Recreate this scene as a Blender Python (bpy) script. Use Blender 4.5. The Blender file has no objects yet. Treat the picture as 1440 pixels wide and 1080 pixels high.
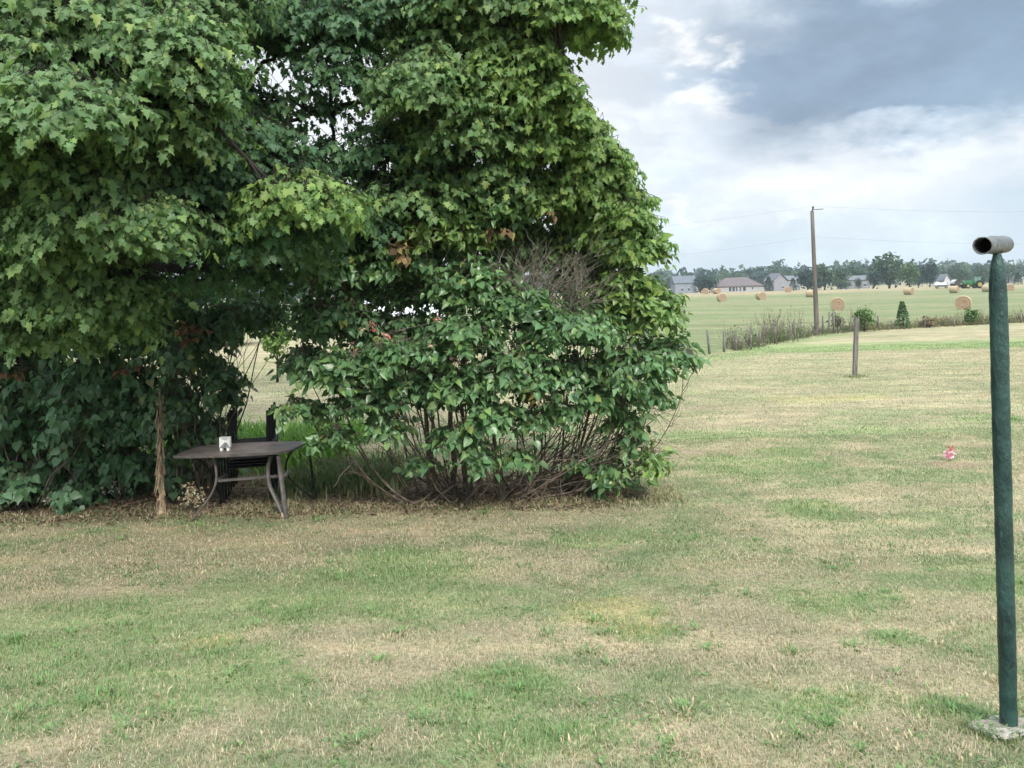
import bpy, bmesh, math, random
import numpy as np
from mathutils import Vector, Matrix
random.seed(7)
R = np.random.default_rng(11)
PI = math.pi
sc = bpy.context.scene
COL = sc.collection

# ------------------------------------------------------------------ camera
EYE = 1.6
F = 1080.0
ROLL = math.radians(-1.5)
HY = 409.0                      # row where the true horizon crosses the middle column
cam_d = bpy.data.cameras.new('camera')
cam = bpy.data.objects.new('camera', cam_d); COL.objects.link(cam)
cam_d.sensor_width = 36; cam_d.lens = 36 * F / 1440
cam_d.shift_y = -(540 - HY) / 1440
cam_d.clip_start = 0.05; cam_d.clip_end = 12000
cam.matrix_world = Matrix.Translation((0, 0, EYE)) @ Matrix.Rotation(PI/2, 4, 'X') @ Matrix.Rotation(ROLL, 4, 'Z')
sc.camera = cam

def ray(px, py):
    cx = (px - 720) / F; cy = -(py - HY) / F
    c, s = math.cos(ROLL), math.sin(ROLL)
    return (c*cx - s*cy, s*cx + c*cy)          # x and z per metre of depth
def at(px, py, d):
    vx, vz = ray(px, py)
    return Vector((vx*d, d, EYE + vz*d))
def to_px(x, y, z):
    vx = x/y; vz = (z-EYE)/y
    c, s = math.cos(ROLL), math.sin(ROLL)
    return 720 + F*(c*vx + s*vz), HY - F*(-s*vx + c*vz)

# ------------------------------------------------------------------ light
SUN_EL, SUN_AZ = math.radians(40), math.radians(160)   # azimuth from +Y clockwise
sd = bpy.data.lights.new('sun', 'SUN'); sd.energy = 2.2; sd.angle = math.radians(12); sd.color = (1.0, 0.95, 0.86)
so = bpy.data.objects.new('sun', sd); COL.objects.link(so)
sdir = Vector((math.sin(SUN_AZ)*math.cos(SUN_EL), math.cos(SUN_AZ)*math.cos(SUN_EL), math.sin(SUN_EL)))
so.rotation_euler = sdir.to_track_quat('Z', 'Y').to_euler()
so.location = (0, 0, 60)
sc.view_settings.view_transform = 'Standard'; sc.view_settings.look = 'None'
sc.view_settings.exposure = 0.85; sc.view_settings.gamma = 1
sc.cycles.max_bounces = 6; sc.cycles.diffuse_bounces = 3; sc.cycles.glossy_bounces = 2
sc.cycles.transmission_bounces = 4; sc.cycles.volume_bounces = 0; sc.cycles.transparent_max_bounces = 6
sc.cycles.use_denoising = True
sc.cycles.denoiser = 'OPENIMAGEDENOISE'
sc.cycles.denoising_input_passes = 'RGB_ALBEDO_NORMAL'

# ------------------------------------------------------------------ node helper
class NG:
    def __init__(s, tree): s.t = tree; s.n = tree.nodes; s.l = tree.links
    def new(s, typ, ins=None, **kw):
        nd = s.n.new(typ)
        for k, v in kw.items(): setattr(nd, k, v)
        if ins:
            for k, v in ins.items(): s.put(nd.inputs[k], v)
        return nd
    def put(s, sock, v):
        if isinstance(v, bpy.types.NodeSocket): s.l.new(v, sock)
        else: sock.default_value = v
    def math(s, op, a, b=0.0, c=None, clamp=False):
        nd = s.n.new('ShaderNodeMath'); nd.operation = op; nd.use_clamp = clamp
        s.put(nd.inputs[0], a); s.put(nd.inputs[1], b)
        if c is not None: s.put(nd.inputs[2], c)
        return nd.outputs[0]
    def vm(s, op, a, b=None, scale=None):
        nd = s.n.new('ShaderNodeVectorMath'); nd.operation = op
        s.put(nd.inputs[0], a)
        if b is not None: s.put(nd.inputs[1], b)
        if scale is not None: s.put(nd.inputs['Scale'], scale)
        return nd.outputs['Value'] if op in ('DOT_PRODUCT', 'LENGTH') else nd.outputs[0]
    def sstep(s, v, a, b, lo=0.0, hi=1.0):
        nd = s.n.new('ShaderNodeMapRange'); nd.interpolation_type = 'SMOOTHSTEP'
        s.put(nd.inputs[0], v); s.put(nd.inputs[1], a); s.put(nd.inputs[2], b); s.put(nd.inputs[3], lo); s.put(nd.inputs[4], hi)
        return nd.outputs[0]
    def mix(s, f, a, b, bt='MIX'):
        nd = s.n.new('ShaderNodeMix'); nd.data_type = 'RGBA'; nd.blend_type = bt
        s.put(nd.inputs[0], f)
        for sk, v in ((nd.inputs[6], a), (nd.inputs[7], b)):
            if isinstance(v, (tuple, list)): v = tuple(v)[:3] + (1,)
            s.put(sk, v)
        return nd.outputs[2]
    def noise(s, vec, scale, detail=4, rough=0.5):
        nd = s.n.new('ShaderNodeTexNoise')
        if vec is not None: s.put(nd.inputs['Vector'], vec)
        nd.inputs['Scale'].default_value = scale; nd.inputs['Detail'].default_value = detail
        nd.inputs['Roughness'].default_value = rough
        return nd

# ------------------------------------------------------------------ world: cloudy sky
w = bpy.data.worlds.new('World'); sc.world = w; w.use_nodes = True
g = NG(w.node_tree)
for n in list(g.n): g.n.remove(n)
tc = g.new('ShaderNodeTexCoord').outputs['Generated']
sky = g.new('ShaderNodeTexSky'); sky.sky_type = 'NISHITA'; sky.sun_disc = False
sky.sun_elevation = SUN_EL; sky.sun_rotation = SUN_AZ; sky.air_density = 1.2; sky.dust_density = 3
skyc = g.vm('SCALE', sky.outputs[0], scale=0.10)
sep = g.new('ShaderNodeSeparateXYZ', {0: tc})
zz = sep.outputs[2]
flat = g.vm('MULTIPLY', tc, (1.0, 1.0, 2.2))
n1 = g.noise(flat, 2.6, 6, 0.55)
n2 = g.noise(flat, 8.0, 6, 0.6)
warp = g.vm('SCALE', g.vm('SUBTRACT', n1.outputs['Color'], (0.5, 0.5, 0.5)), scale=0.26)
warp2 = g.vm('SCALE', g.vm('SUBTRACT', n2.outputs['Color'], (0.5, 0.5, 0.5)), scale=0.17)
wd = g.vm('ADD', g.vm('ADD', tc, warp), warp2)
def pd(px, py):
    v = ray(px, py); v = Vector((v[0], 1, v[1])).normalized(); return tuple(v)
def blob(px, py, rad, soft, sx=1.0, sz=1.0):
    dv = g.vm('SUBTRACT', wd, pd(px, py))
    dv = g.vm('MULTIPLY', dv, (1/sx, 1/sx, 1/sz))
    ln = g.vm('LENGTH', dv)
    return g.sstep(ln, rad + soft, rad - soft)
def add(lst):
    o = lst[0]
    for q in lst[1:]: o = g.math('MAXIMUM', o, q)
    return o
# general cover
cov = g.sstep(n1.outputs[0], 0.40, 0.62)
base = g.mix(cov, (0.46, 0.55, 0.65), (0.66, 0.70, 0.745))
lowmix = g.sstep(zz, 0.20, 0.0)
base = g.mix(g.math('MULTIPLY', lowmix, 0.85), base, (0.50, 0.595, 0.655))
white = add([blob(1000, 150, 0.05, 0.05, 1.6, 0.7), blob(1430, 230, 0.06, 0.035, 1.3, 0.6), blob(960, 280, 0.02, 0.02, 2.5, 0.5), blob(1110, 245, 0.02, 0.02, 2.0, 0.6), blob(1115, 315, 0.014, 0.014, 2.5, 0.5), blob(850, 170, 0.12, 0.08, 1.2, .8), blob(1180, 255, 0.08, 0.08, 2.2, 0.45), blob(640, 60, 0.3, 0.15, 1, 1)])
base = g.mix(g.math('MULTIPLY', white, 0.8), base, (0.70, 0.72, 0.74))
mid = add([blob(1030, 60, 0.16, 0.14, 1.7, 0.55), blob(1180, 170, 0.10, 0.08, 1.5, 0.45), blob(900, 130, 0.07, 0.06, 1.2, 0.5), blob(920, 215, 0.02, 0.03, 2.6, 0.4), blob(910, 140, 0.03, 0.03, 1.6, 0.6)])
base = g.mix(g.math('MULTIPLY', mid, 0.5), base, (0.33, 0.40, 0.49))
dark = add([blob(1350, 55, 0.20, 0.09, 1.25, 0.45), blob(1220, 85, 0.12, 0.06, 1.4, 0.45), blob(1270, 155, 0.075, 0.04, 1.5, 0.3)])
base = g.mix(g.math('MULTIPLY', dark, 0.86), base, (0.165, 0.235, 0.325))
bright = add([blob(1000, 140, 0.022, 0.024, 1.6, 0.7), blob(985, 62, 0.01, 0.02, 1.5, 0.8), blob(1040, 85, 0.008, 0.018, 1.5, 0.8)])
base = g.mix(g.math('MULTIPLY', bright, 0.9), base, (.80, .80, .79))
wis = g.sstep(n2.outputs[0], 0.42, 0.66, 0.92, 1.08)
base = g.vm('SCALE', base, scale=g.math('MULTIPLY', wis, .93))
up = g.sstep(zz, 0.36, 0.9, 0.92, 2.6)
base = g.vm('SCALE', base, scale=up)
hole = g.math('MULTIPLY', g.sstep(n1.outputs[0], 0.46, 0.30), 0.35)
col = g.mix(hole, base, skyc)
bg = g.new('ShaderNodeBackground', {0: col, 1: 1.0})
g.l.new(bg.outputs[0], g.new('ShaderNodeOutputWorld').inputs[0])

# ------------------------------------------------------------------ numpy noise and terrain
_T = R.random((256, 256))
def vnoise(x, y):
    x = np.asarray(x, float); y = np.asarray(y, float)
    xi = np.floor(x).astype(int); yi = np.floor(y).astype(int)
    fx = x - xi; fy = y - yi
    fx = fx*fx*(3-2*fx); fy = fy*fy*(3-2*fy)
    a = _T[xi % 256, yi % 256]; b = _T[(xi+1) % 256, yi % 256]
    c = _T[xi % 256, (yi+1) % 256]; d = _T[(xi+1) % 256, (yi+1) % 256]
    return (a*(1-fx)+b*fx)*(1-fy) + (c*(1-fx)+d*fx)*fy
def fbm(x, y, o=4):
    s = 0; a = .5; t = 0
    for i in range(o):
        s = s + a*vnoise(x*2**i + 17.3*i, y*2**i + 5.1*i); t += a; a *= .5
    return s/t
def sst(v, a, b):
    t = np.clip((v-a)/(b-a), 0, 1); return t*t*(3-2*t)
_YK = [-3000, -20, 30, 60, 85, 140, 160, 195, 225, 300, 6000]
_ZK = [0, 0, 0, -.15, -.25, -.38, -.30, .5, .3, -.5, -.5]
def gz(x, y):
    x = np.asarray(x, float); y = np.asarray(y, float)
    z = -0.9 + 0.95*np.exp(-(np.abs(y)/4.6)**1.5)*np.exp(-(np.abs(x)/30)**2)
    z = z + np.interp(y, _YK, _ZK)
    z = z - 0.5*np.exp(-((y-84)/26)**2)*sst(x, 12, 44)
    z = z + 0.04*(fbm(x*.35+9, y*.35, 2)-.5)*sst(y, 6, 12) + 0.03*(fbm(x*1.3, y*1.3+40, 2)-.5)
    return z
def gzf(x, y): return float(gz(x, y))
def hit(px, py):
    vx, vz = ray(px, py)
    d = 1.5; pd_ = d
    while d < 900:
        if EYE + vz*d <= gzf(vx*d, d): break
        pd_ = d; d *= 1.02
    lo, hi = pd_, d
    for _ in range(20):
        m = (lo+hi)/2
        if EYE + vz*m <= gzf(vx*m, m): hi = m
        else: lo = m
    return Vector((vx*hi, hi, gzf(vx*hi, hi)))
def on(px, d):
    vx, _ = ray(px, HY+100); x = vx*d
    return Vector((x, d, gzf(x, d)))

# ------------------------------------------------------------------ object helpers
def tag(o, label=None, cat=None, group=None, kind=None):
    if label: o['label'] = label
    if cat: o['category'] = cat
    if group: o['group'] = group
    if kind: o['kind'] = kind
    return o
def empty(name, loc, label=None, cat=None, group=None, rz=0.0):
    o = bpy.data.objects.new(name, None); COL.objects.link(o)
    o.location = loc; o.rotation_euler = (0, 0, rz); o.empty_display_size = .2
    return tag(o, label, cat, group)
def link(name, me, mat, parent=None, world=False):
    o = bpy.data.objects.new(name, me); COL.objects.link(o)
    if mat: me.materials.append(mat)
    if parent:
        o.parent = parent
        if world:     # geometry was written in world coordinates
            o.matrix_parent_inverse = (Matrix.Translation(parent.location) @ parent.rotation_euler.to_matrix().to_4x4()).inverted()
    return o
def npmesh(name, V, Fc, col=None, smooth=False):
    """V (n,3); Fc (m,k) all faces k-gons"""
    me = bpy.data.meshes.new(name)
    V = np.ascontiguousarray(V, dtype=np.float32); Fc = np.ascontiguousarray(Fc, dtype=np.int32)
    n, (m, k) = len(V), Fc.shape
    me.vertices.add(n); me.vertices.foreach_set('co', V.ravel())
    me.loops.add(m*k); me.loops.foreach_set('vertex_index', Fc.ravel())
    me.polygons.add(m); me.polygons.foreach_set('loop_start', np.arange(0, m*k, k, dtype=np.int32))
    me.polygons.foreach_set('loop_total', np.full(m, k, dtype=np.int32))
    if smooth: me.polygons.foreach_set('use_smooth', np.ones(m, dtype=bool))
    if col is not None:
        a = me.color_attributes.new('Col', 'FLOAT_COLOR', 'POINT')
        c4 = np.ones((n, 4), dtype=np.float32); c4[:, :3] = col
        a.data.foreach_set('color', c4.ravel())
    me.update(calc_edges=True); me.validate()
    return me

class MB:
    """collects shapes for one small mesh"""
    def __init__(s): s.v = []; s.f = []; s.sm = []
    def add(s, vs, fs, smooth=False):
        b = len(s.v); s.v += [tuple(v) for v in vs]; s.f += [tuple(i+b for i in f) for f in fs]; s.sm += [smooth]*len(fs)
        return s
    def box(s, c, size, M=None):
        x, y, z = size[0]/2, size[1]/2, size[2]/2; c = Vector(c)
        vs = [Vector((a*x, b*y, e*z)) for a in (-1, 1) for b in (-1, 1) for e in (-1, 1)]
        if M: vs = [M @ v for v in vs]
        return s.add([c+v for v in vs], [(0, 1, 3, 2), (4, 6, 7, 5), (0, 4, 5, 1), (2, 3, 7, 6), (0, 2, 6, 4), (1, 5, 7, 3)])
    def bar(s, a, b, w_, t, up=(0, 0, 1)):
        a, b = Vector(a), Vector(b); z = (b-a).normalized(); x = Vector(up).cross(z)
        if x.length < 1e-4: x = Vector((1, 0, 0))
        x.normalize(); y = z.cross(x)
        vs = []
        for p in (a, b):
            for (i, j) in ((-1, -1), (1, -1), (1, 1), (-1, 1)): vs.append(p + x*i*w_/2 + y*j*t/2)
        return s.add(vs, [(0, 3, 2, 1), (4, 5, 6, 7), (0, 1, 5, 4), (1, 2, 6, 5), (2, 3, 7, 6), (3, 0, 4, 7)])
    def tube(s, pts, rad, n=8, cap=True, flat=1.0, wob=0.0):
        pts = [Vector(p) for p in pts]
        if not hasattr(rad, '__len__'): rad = [rad]*len(pts)
        vs = []; fs = []; px = None
        for i, p in enumerate(pts):
            t = (pts[min(i+1, len(pts)-1)] - pts[max(i-1, 0)]).normalized()
            if px is None:
                px = t.orthogonal().normalized()
            px = (px - t*px.dot(t)).normalized(); py = t.cross(px)
            for k in range(n):
                a = 2*PI*k/n; r = rad[i]*(1 + wob*(random.random()-.5))
                vs.append(p + px*math.cos(a)*r + py*math.sin(a)*r*flat)
        for i in range(len(pts)-1):
            for k in range(n):
                fs.append((i*n+k, i*n+(k+1) % n, (i+1)*n+(k+1) % n, (i+1)*n+k))
        s.add(vs, fs, True)
        if cap:
            b = len(s.v) - len(vs)
            s.f += [tuple(b+k for k in reversed(range(n))), tuple(b+(len(pts)-1)*n+k for k in range(n))]; s.sm += [False, False]
        return s
    def build(s, name, mat, parent=None, world=False):
        me = bpy.data.meshes.new(name); me.from_pydata(s.v, [], s.f); me.update()
        me.polygons.foreach_set('use_smooth', s.sm)
        return link(name, me, mat, parent, world)

def curve3(a, b, c, n=8):
    a, b, c = Vector(a), Vector(b), Vector(c)
    return [a*(1-t)**2 + b*2*t*(1-t) + c*t*t for t in [i/(n-1) for i in range(n)]]

def sticks(A, B, ra, rb, n=4):
    """many thin tapered prisms: A,B (N,3); ra,rb (N,)"""
    A = np.asarray(A, float); B = np.asarray(B, float); N = len(A)
    ra = np.broadcast_to(ra, (N,)); rb = np.broadcast_to(rb, (N,))
    t = B-A; t /= np.linalg.norm(t, axis=1, keepdims=True)+1e-9
    h = np.where(np.abs(t[:, 2:3]) > .9, np.array([[1., 0, 0]]), np.array([[0, 0, 1.]]))
    x = np.cross(h, t); x /= np.linalg.norm(x, axis=1, keepdims=True)+1e-9; y = np.cross(t, x)
    V = np.zeros((N, 2*n, 3))
    for k in range(n):
        a = 2*PI*k/n
        o = x*math.cos(a) + y*math.sin(a)
        V[:, k] = A + o*ra[:, None]; V[:, n+k] = B + o*rb[:, None]
    f = np.array([[k, (k+1) % n, n+(k+1) % n, n+k] for k in range(n)])
    Fc = (f[None] + (np.arange(N)*2*n)[:, None, None]).reshape(-1, 4)
    return V.reshape(-1, 3), Fc
def join_np(parts):
    V = []; Fs = []; b = 0
    for v, f in parts: V.append(v); Fs.append(f+b); b += len(v)
    return np.concatenate(V), np.concatenate(Fs)

def norm(a): return a/(np.linalg.norm(a, axis=-1, keepdims=True)+1e-9)
def stamp(P, D, Nn, S, tv, tf, col, W=None):
    """copy leaf template to points: D tip direction, Nn face normal"""
    D = norm(D); X = norm(np.cross(D, Nn)); Z = np.cross(X, D)
    W = S*(.72+.4*R.random(len(P))) if W is None else W
    curl = R.uniform(-.4, 2.4, len(P))*S; skew = R.normal(0, .12, len(P))[:, None]
    V = (P[:, None] + (tv[None, :, 0:1]+(skew*tv[None, :, 1])[..., None])*X[:, None]*W[:, None, None] + tv[None, :, 1:2]*D[:, None]*S[:, None, None] + tv[None, :, 2:3]*Z[:, None]*curl[:, None, None])
    k = len(tv)
    Fc = (tf[None] + (np.arange(len(P))*k)[:, None, None]).reshape(-1, tf.shape[1])
    C = np.repeat(col, k, axis=0)
    return V.reshape(-1, 3), Fc, C

def leaf_template(half, fold, droop, cy=.36):
    pts = [half[0]] + half[1:-1] + [half[-1]] + [(-x, y) for x, y in reversed(half[1:-1])]
    V = [(0, cy)] + pts
    V = np.array([(x, y, fold*abs(x) - droop*y*y) for x, y in V])
    n = len(pts)
    Fc = np.array([(0, 1+i, 1+(i+1) % n) for i in range(n)])
    return V, Fc
MAPLE = leaf_template([(0, 0), (.20, -.04), (.44, -.03), (.36, .12), (.33, .22), (.49, .33), (.64, .50), (.44, .50), (.31, .53), (.30, .64), (.32, .79), (.14, .82), (0, 1.08)], .22, .28)
LILAC = leaf_template([(0, 0), (.20, -.08), (.40, .06), (.42, .30), (.30, .62), (.12, .86), (0, 1.04)], .35, .22)
VINE = leaf_template([(0, 0), (.26, -.10), (.46, .10), (.40, .42), (.16, .74), (0, 1.0)], .15, .35)
OVAL = leaf_template([(0, 0), (.18, .2), (.22, .5), (.12, .8), (0, 1)], .3, .2, .45)

# ------------------------------------------------------------------ materials
def mat(name, color, rough=.7, metal=0.0, var=.25, scale=8.0, bump=0.0, bscale=40.0, color2=None, thr=(.45, .6), coord='Object', spec=.3, stretch=(1, 1, 1)):
    m = bpy.data.materials.new(name); m.use_nodes = True; q = NG(m.node_tree)
    b = q.n['Principled BSDF']
    b.inputs['Roughness'].default_value = rough; b.inputs['Metallic'].default_value = metal
    b.inputs['Specular IOR Level'].default_value = spec
    co = q.vm('MULTIPLY', q.new('ShaderNodeTexCoord').outputs[coord], stretch)
    nz = q.noise(co, scale, 5, .6)
    k = q.sstep(nz.outputs[0], .3, .7, 1-var, 1+var)
    c = q.vm('SCALE', tuple(color[:3]), scale=k)
    if color2 is not None:
        nz2 = q.noise(co, scale*.6+1.3, 6, .65)
        c = q.mix(q.sstep(nz2.outputs[0], thr[0], thr[1]), c, color2)
    q.put(b.inputs['Base Color'], c)
    if bump:
        bn = q.noise(co, bscale, 4, .6)
        bp = q.new('ShaderNodeBump', {'Strength': bump, 'Distance': .02, 'Height': bn.outputs[0]})
        q.put(b.inputs['Normal'], bp.outputs[0])
    return m
def leafmat(name, rough=.42, trans=.3, spec=.45, gain=1.0):
    m = bpy.data.materials.new(name); m.use_nodes = True; q = NG(m.node_tree)
    b = q.n['Principled BSDF']; out = q.n['Material Output']
    a = q.new('ShaderNodeAttribute', attribute_name='Col').outputs['Color']
    geo = q.new('ShaderNodeNewGeometry')
    c = q.vm('SCALE', a, scale=gain)
    c = q.mix(q.math('MULTIPLY', geo.outputs['Backfacing'], .35), c, q.vm('ADD', q.vm('SCALE', c, scale=.9), (.03, .045, .035)))
    q.put(b.inputs['Base Color'], c); b.inputs['Roughness'].default_value = rough
    b.inputs['Specular IOR Level'].default_value = spec
    if trans:
        t = q.new('ShaderNodeBsdfTranslucent', {0: q.vm('MULTIPLY', c, (1.15, 1.5, .7))})
        mx = q.new('ShaderNodeMixShader', {0: trans, 1: b.outputs[0], 2: t.outputs[0]})
        q.l.new(mx.outputs[0], out.inputs[0])
    return m
M = {}
M['maple_leaf'] = leafmat('maple_leaf', .48, .30, .32)
M['lilac_leaf'] = leafmat('lilac_leaf', .36, .26, .5)
M['shrub_leaf'] = leafmat('shrub_leaf', .42, .22)
M['far_leaf'] = leafmat('far_leaf', .7, .15, .2)
M['grass'] = leafmat('grass_blade', .6, .25, .25)
M['dry'] = leafmat('dry_leaf', .8, .15, .2)
M['bark'] = mat('bark', (.030, .025, .021), .9, var=.5, scale=9, bump=.8, bscale=30, stretch=(1, 1, .25))
M['stem'] = mat('lilac_stem', (.15, .12, .095), .9, var=.45, scale=14, bump=.5, bscale=60)
M['twig'] = mat('dead_twig', (.20, .175, .145), .9, var=.35, scale=10)
M['deadbark'] = mat('peeling_bark', (.36, .27, .18), .9, var=.45, scale=22, bump=1, bscale=60, color2=(.12, .075, .05), thr=(.5, .62), stretch=(1, 1, .3))
M['wood'] = mat('weathered_wood', (.165, .155, .14), .9, var=.35, scale=18, bump=.6, bscale=50, stretch=(1, 1, .15))
M['polewood'] = mat('pole_wood', (.125, .11, .098), .9, var=.3, scale=6, stretch=(1, 1, .15))
M['black'] = mat('black_frame', (.012, .012, .013), .5, var=.2, scale=20)
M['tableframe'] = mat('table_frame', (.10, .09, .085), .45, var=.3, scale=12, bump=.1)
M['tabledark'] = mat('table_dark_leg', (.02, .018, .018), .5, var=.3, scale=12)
M['tabletop'] = mat('table_top', (.16, .13, .115), .5, var=.3, scale=5, color2=(.17, .12, .10), thr=(.5, .75), bump=.2, bscale=15)
M['sling'] = mat('sling_fabric', (.10, .10, .10), .8, var=.15)
M['white'] = mat('white_plastic', (.8, .8, .8), .5, var=.04)
M['concrete'] = mat('concrete', (.36, .33, .28), .9, var=.25, scale=9, bump=.8, bscale=35, color2=(.26, .22, .17), thr=(.5, .66))

# ------------------------------------------------------------------ ground colours (what grows where, in metres)
def ell(px, py, rx, ry):
    a = hit(px, py); b = hit(px, py+ry); c = hit(px+rx, py); e = hit(px, py-ry)
    return (a.x, (b.y+e.y)/2, abs(c.x-a.x), abs(e.y-b.y)/2)
LUSH = [ell(*q) for q in [(90, 610+290, 260, 60), (470, 850, 260, 38), (560, 805, 150, 28), (40, 985, 160, 70), (230, 960, 170, 50), (1060, 655, 120, 16), (1100, 637, 60, 8),
        (990, 610, 90, 8), (1250, 607, 120, 4), (1170, 1000, 70, 30), (700, 975, 110, 35), (850, 760, 80, 14), (1400, 590, 60, 8), (1420, 830, 60, 22),
        (1140, 715, 70, 16), (1180, 850, 110, 22), (1250, 895, 40, 14), (900, 890, 70, 12), (1350, 1010, 60, 30), (760, 1040, 130, 30)]]
TAN = [ell(*q) for q in [(100, 850, 190, 26), (330, 775, 200, 28), (130, 775, 160, 22), (600, 735, 230, 18), (860, 712, 90, 10), (1060, 800, 120, 26), (1250, 775, 160, 20),
        (1220, 700, 170, 18), (1000, 600, 140, 12), (560, 945, 130, 30), (1120, 745, 130, 22), (700, 800, 120, 18), (1300, 870, 120, 25), (480, 1040, 120, 22),
        (1150, 570, 200, 7), (1330, 690, 100, 10), (1250, 945, 100, 20)]]
YEL = [ell(*q) for q in [(865, 862, 80, 24), (900, 880, 50, 14), (300, 905, 40, 10), (1160, 560, 100, 4)]]
def mass(L, x, y):
    m = np.zeros_like(x)
    nx = fbm(x*1.7, y*1.7+9, 3)-.5; ny = fbm(x*1.7+50, y*1.7, 3)-.5
    for (cx, cy, rx, ry) in L:
        r = ((x+nx*rx*.9-cx)/rx)**2 + ((y+ny*ry*1.2-cy)/ry)**2
        m = np.maximum(m, 1-sst(r, .35, 1.5))
    return m
fence_px = [(935, 507), (985, 499), (1020, 494), (1060, 487), (1105, 478), (1148, 470), (1200, 465.5), (1300, 459.5), (1440, 453), (1600, 447)]
fence_w = [hit(*q) for q in fence_px]
FX = [p.x for p in fence_w]; FY = [p.y for p in fence_w]
soil_px = [(40, 712, 140, 10), (200, 712, 120, 9), (340, 708, 120, 12), (470, 700, 120, 12), (640, 700, 130, 13), (750, 693, 90, 9), (100, 690, 160, 20), (280, 690, 100, 18)]
SOIL = [ell(*q) for q in soil_px] + [(-5.5, 10.2, 3.5, 1.6), (-1.4, 9.9, 1.7, .65)]
BARE = [ell(1350, 655, 46, 5), ell(1320, 652, 25, 4), ell(1385, 1015, 60, 12)]
def fields(x, y):
    """(dryness, lushness, yellow, soil, hayfield) of the ground at x, y"""
    n = fbm(x*.62+3, y*.62+8, 5)
    n2 = fbm(x*2.1+31, y*2.1, 3)
    n3 = fbm(x*5.2+7, y*5.2+11, 3)
    dry = sst(n*.45+n2*.33+n3*.22, .38, .62)*.75 + .12 + (n3-.5)*.5*(1-sst(y, 14, 26))
    dry = np.clip(dry, .03, .97)
    t = mass(TAN, x, y); l = mass(LUSH, x, y)
    dry = dry*(1-t*.7) + t*.7*.93
    dry = dry*(1-l*.62) + l*.62*.12
    far = sst(y, 11, 20)
    dry = dry*(1-far*.45) + far*.45*(.45+.5*fbm(x*.05+2, y*.22+1, 3))
    strip = sst(y+.03*x, 27.6, 28.4)*(1-sst(y+.03*x, 31.5, 32.8))*sst(x, 7.5, 9.5)
    yfence = np.interp(x, FX, FY, left=FY[0]-6)
    nearf = np.exp(-((y-(yfence-1.4))/1.3)**2)*sst(x, 5, 7)*(1-sst(x, 15, 18))
    strip = np.maximum(strip, nearf*.9)
    dry = dry*(1-strip*.9)
    soil = mass(SOIL, x, y); bare = mass(BARE, x, y)
    hay = sst(y-yfence, -.2, .4)*np.where(x > FX[0], 1, 0) + np.where(x <= FX[0], sst(y, 60, 64), 0)
    dry = np.maximum(dry, bare)
    return dry, np.maximum(l, strip)*(1-bare), mass(YEL, x, y), np.maximum(soil*.9, bare*.45), np.clip(hay, 0, 1)
GREEN = np.array([.205, .26, .115]); BLUEG = np.array([.18, .23, .14]); LUSHC = np.array([.18, .275, .10])
TANC = np.array([.47, .375, .255]); STRAW = np.array([.56, .47, .34]); YELC = np.array([.44, .38, .15]); SOILC = np.array([.17, .115, .08])
HAYG = np.array([.165, .20, .095]); HAYT = np.array([.31, .265, .165])
def ground_col(x, y):
    dry, lush, yel, soil, hay = fields(x, y)
    g1 = GREEN*(1-lush[:, None]) + LUSHC*lush[:, None]
    thatch = TANC*.85
    dd = (.25+.65*dry)[:, None]
    c = g1*(1-dd) + thatch*dd
    c = c*(1-.3*yel[:, None]) + YELC*.3*yel[:, None]
    hn = sst(fbm(x*.03+4, y*.16+2, 4), .35, .65)*.35 + sst(np.sin((y+.06*x)*1.15 + 3*fbm(x*.1, y*.1, 2)), .5, 1)*.12
    hn = np.clip(hn + sst(y, 165, 190)*.8 + .15*sst(fbm(x*.6, y*.6, 3), .5, .7), 0, 1)[:, None]
    hc = HAYG*(1-hn) + HAYT*hn
    c = c*(1-hay[:, None]) + hc*hay[:, None]
    c = c*(1-soil[:, None]) + SOILC*soil[:, None]
    return c

# ------------------------------------------------------------------ ground sheet
def axis(n, c, a, lo, hi):
    ulo = math.asinh((lo-c)/a); uhi = math.asinh((hi-c)/a)
    return c + a*np.sinh(np.linspace(ulo, uhi, n))
gx = axis(560, 0, 6, -3000, 3000); gy = axis(760, 5.5, 5, -600, 4000)
GX, GY = np.meshgrid(gx, gy); fx_, fy_ = GX.ravel(), GY.ravel()
GZ = gz(fx_, fy_)
V = np.stack([fx_, fy_, GZ], 1); nx_ = len(gx)
ii, jj = np.meshgrid(np.arange(len(gx)-1), np.arange(len(gy)-1)); b0 = (jj*nx_+ii).ravel()
Fc = np.stack([b0, b0+1, b0+nx_+1, b0+nx_], 1)
gm = bpy.data.materials.new('ground'); gm.use_nodes = True; q = NG(gm.node_tree); b = q.n['Principled BSDF']
pos = q.new('ShaderNodeNewGeometry').outputs['Position']
colr = q.new('ShaderNodeAttribute', attribute_name='Col').outputs['Color']
na = q.noise(pos, 28, 5, .7); nb = q.noise(q.vm('MULTIPLY', pos, (.6, 1.8, 1)), 1.6, 5, .65); nc = q.noise(q.vm('MULTIPLY', pos, (.25, 1, 1)), .35, 4, .6)
k = q.math('MULTIPLY', q.sstep(na.outputs[0], .3, .7, .72, 1.26), q.sstep(nb.outputs[0], .3, .7, .80, 1.18))
k = q.math('MULTIPLY', k, q.sstep(nc.outputs[0], .3, .7, .92, 1.08))
c = q.vm('SCALE', colr, scale=k)
c = q.mix(q.sstep(nb.outputs[0], .5, .72, 0, .45), c, q.vm('MULTIPLY', c, (1.35, 1.18, 1.1)))
q.put(b.inputs['Base Color'], c); b.inputs['Roughness'].default_value = .95; b.inputs['Specular IOR Level'].default_value = .1
bp = q.new('ShaderNodeBump', {'Strength': .7, 'Distance': .05, 'Height': q.math('ADD', na.outputs[0], nb.outputs[0])}); q.put(b.inputs['Normal'], bp.outputs[0])
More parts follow.
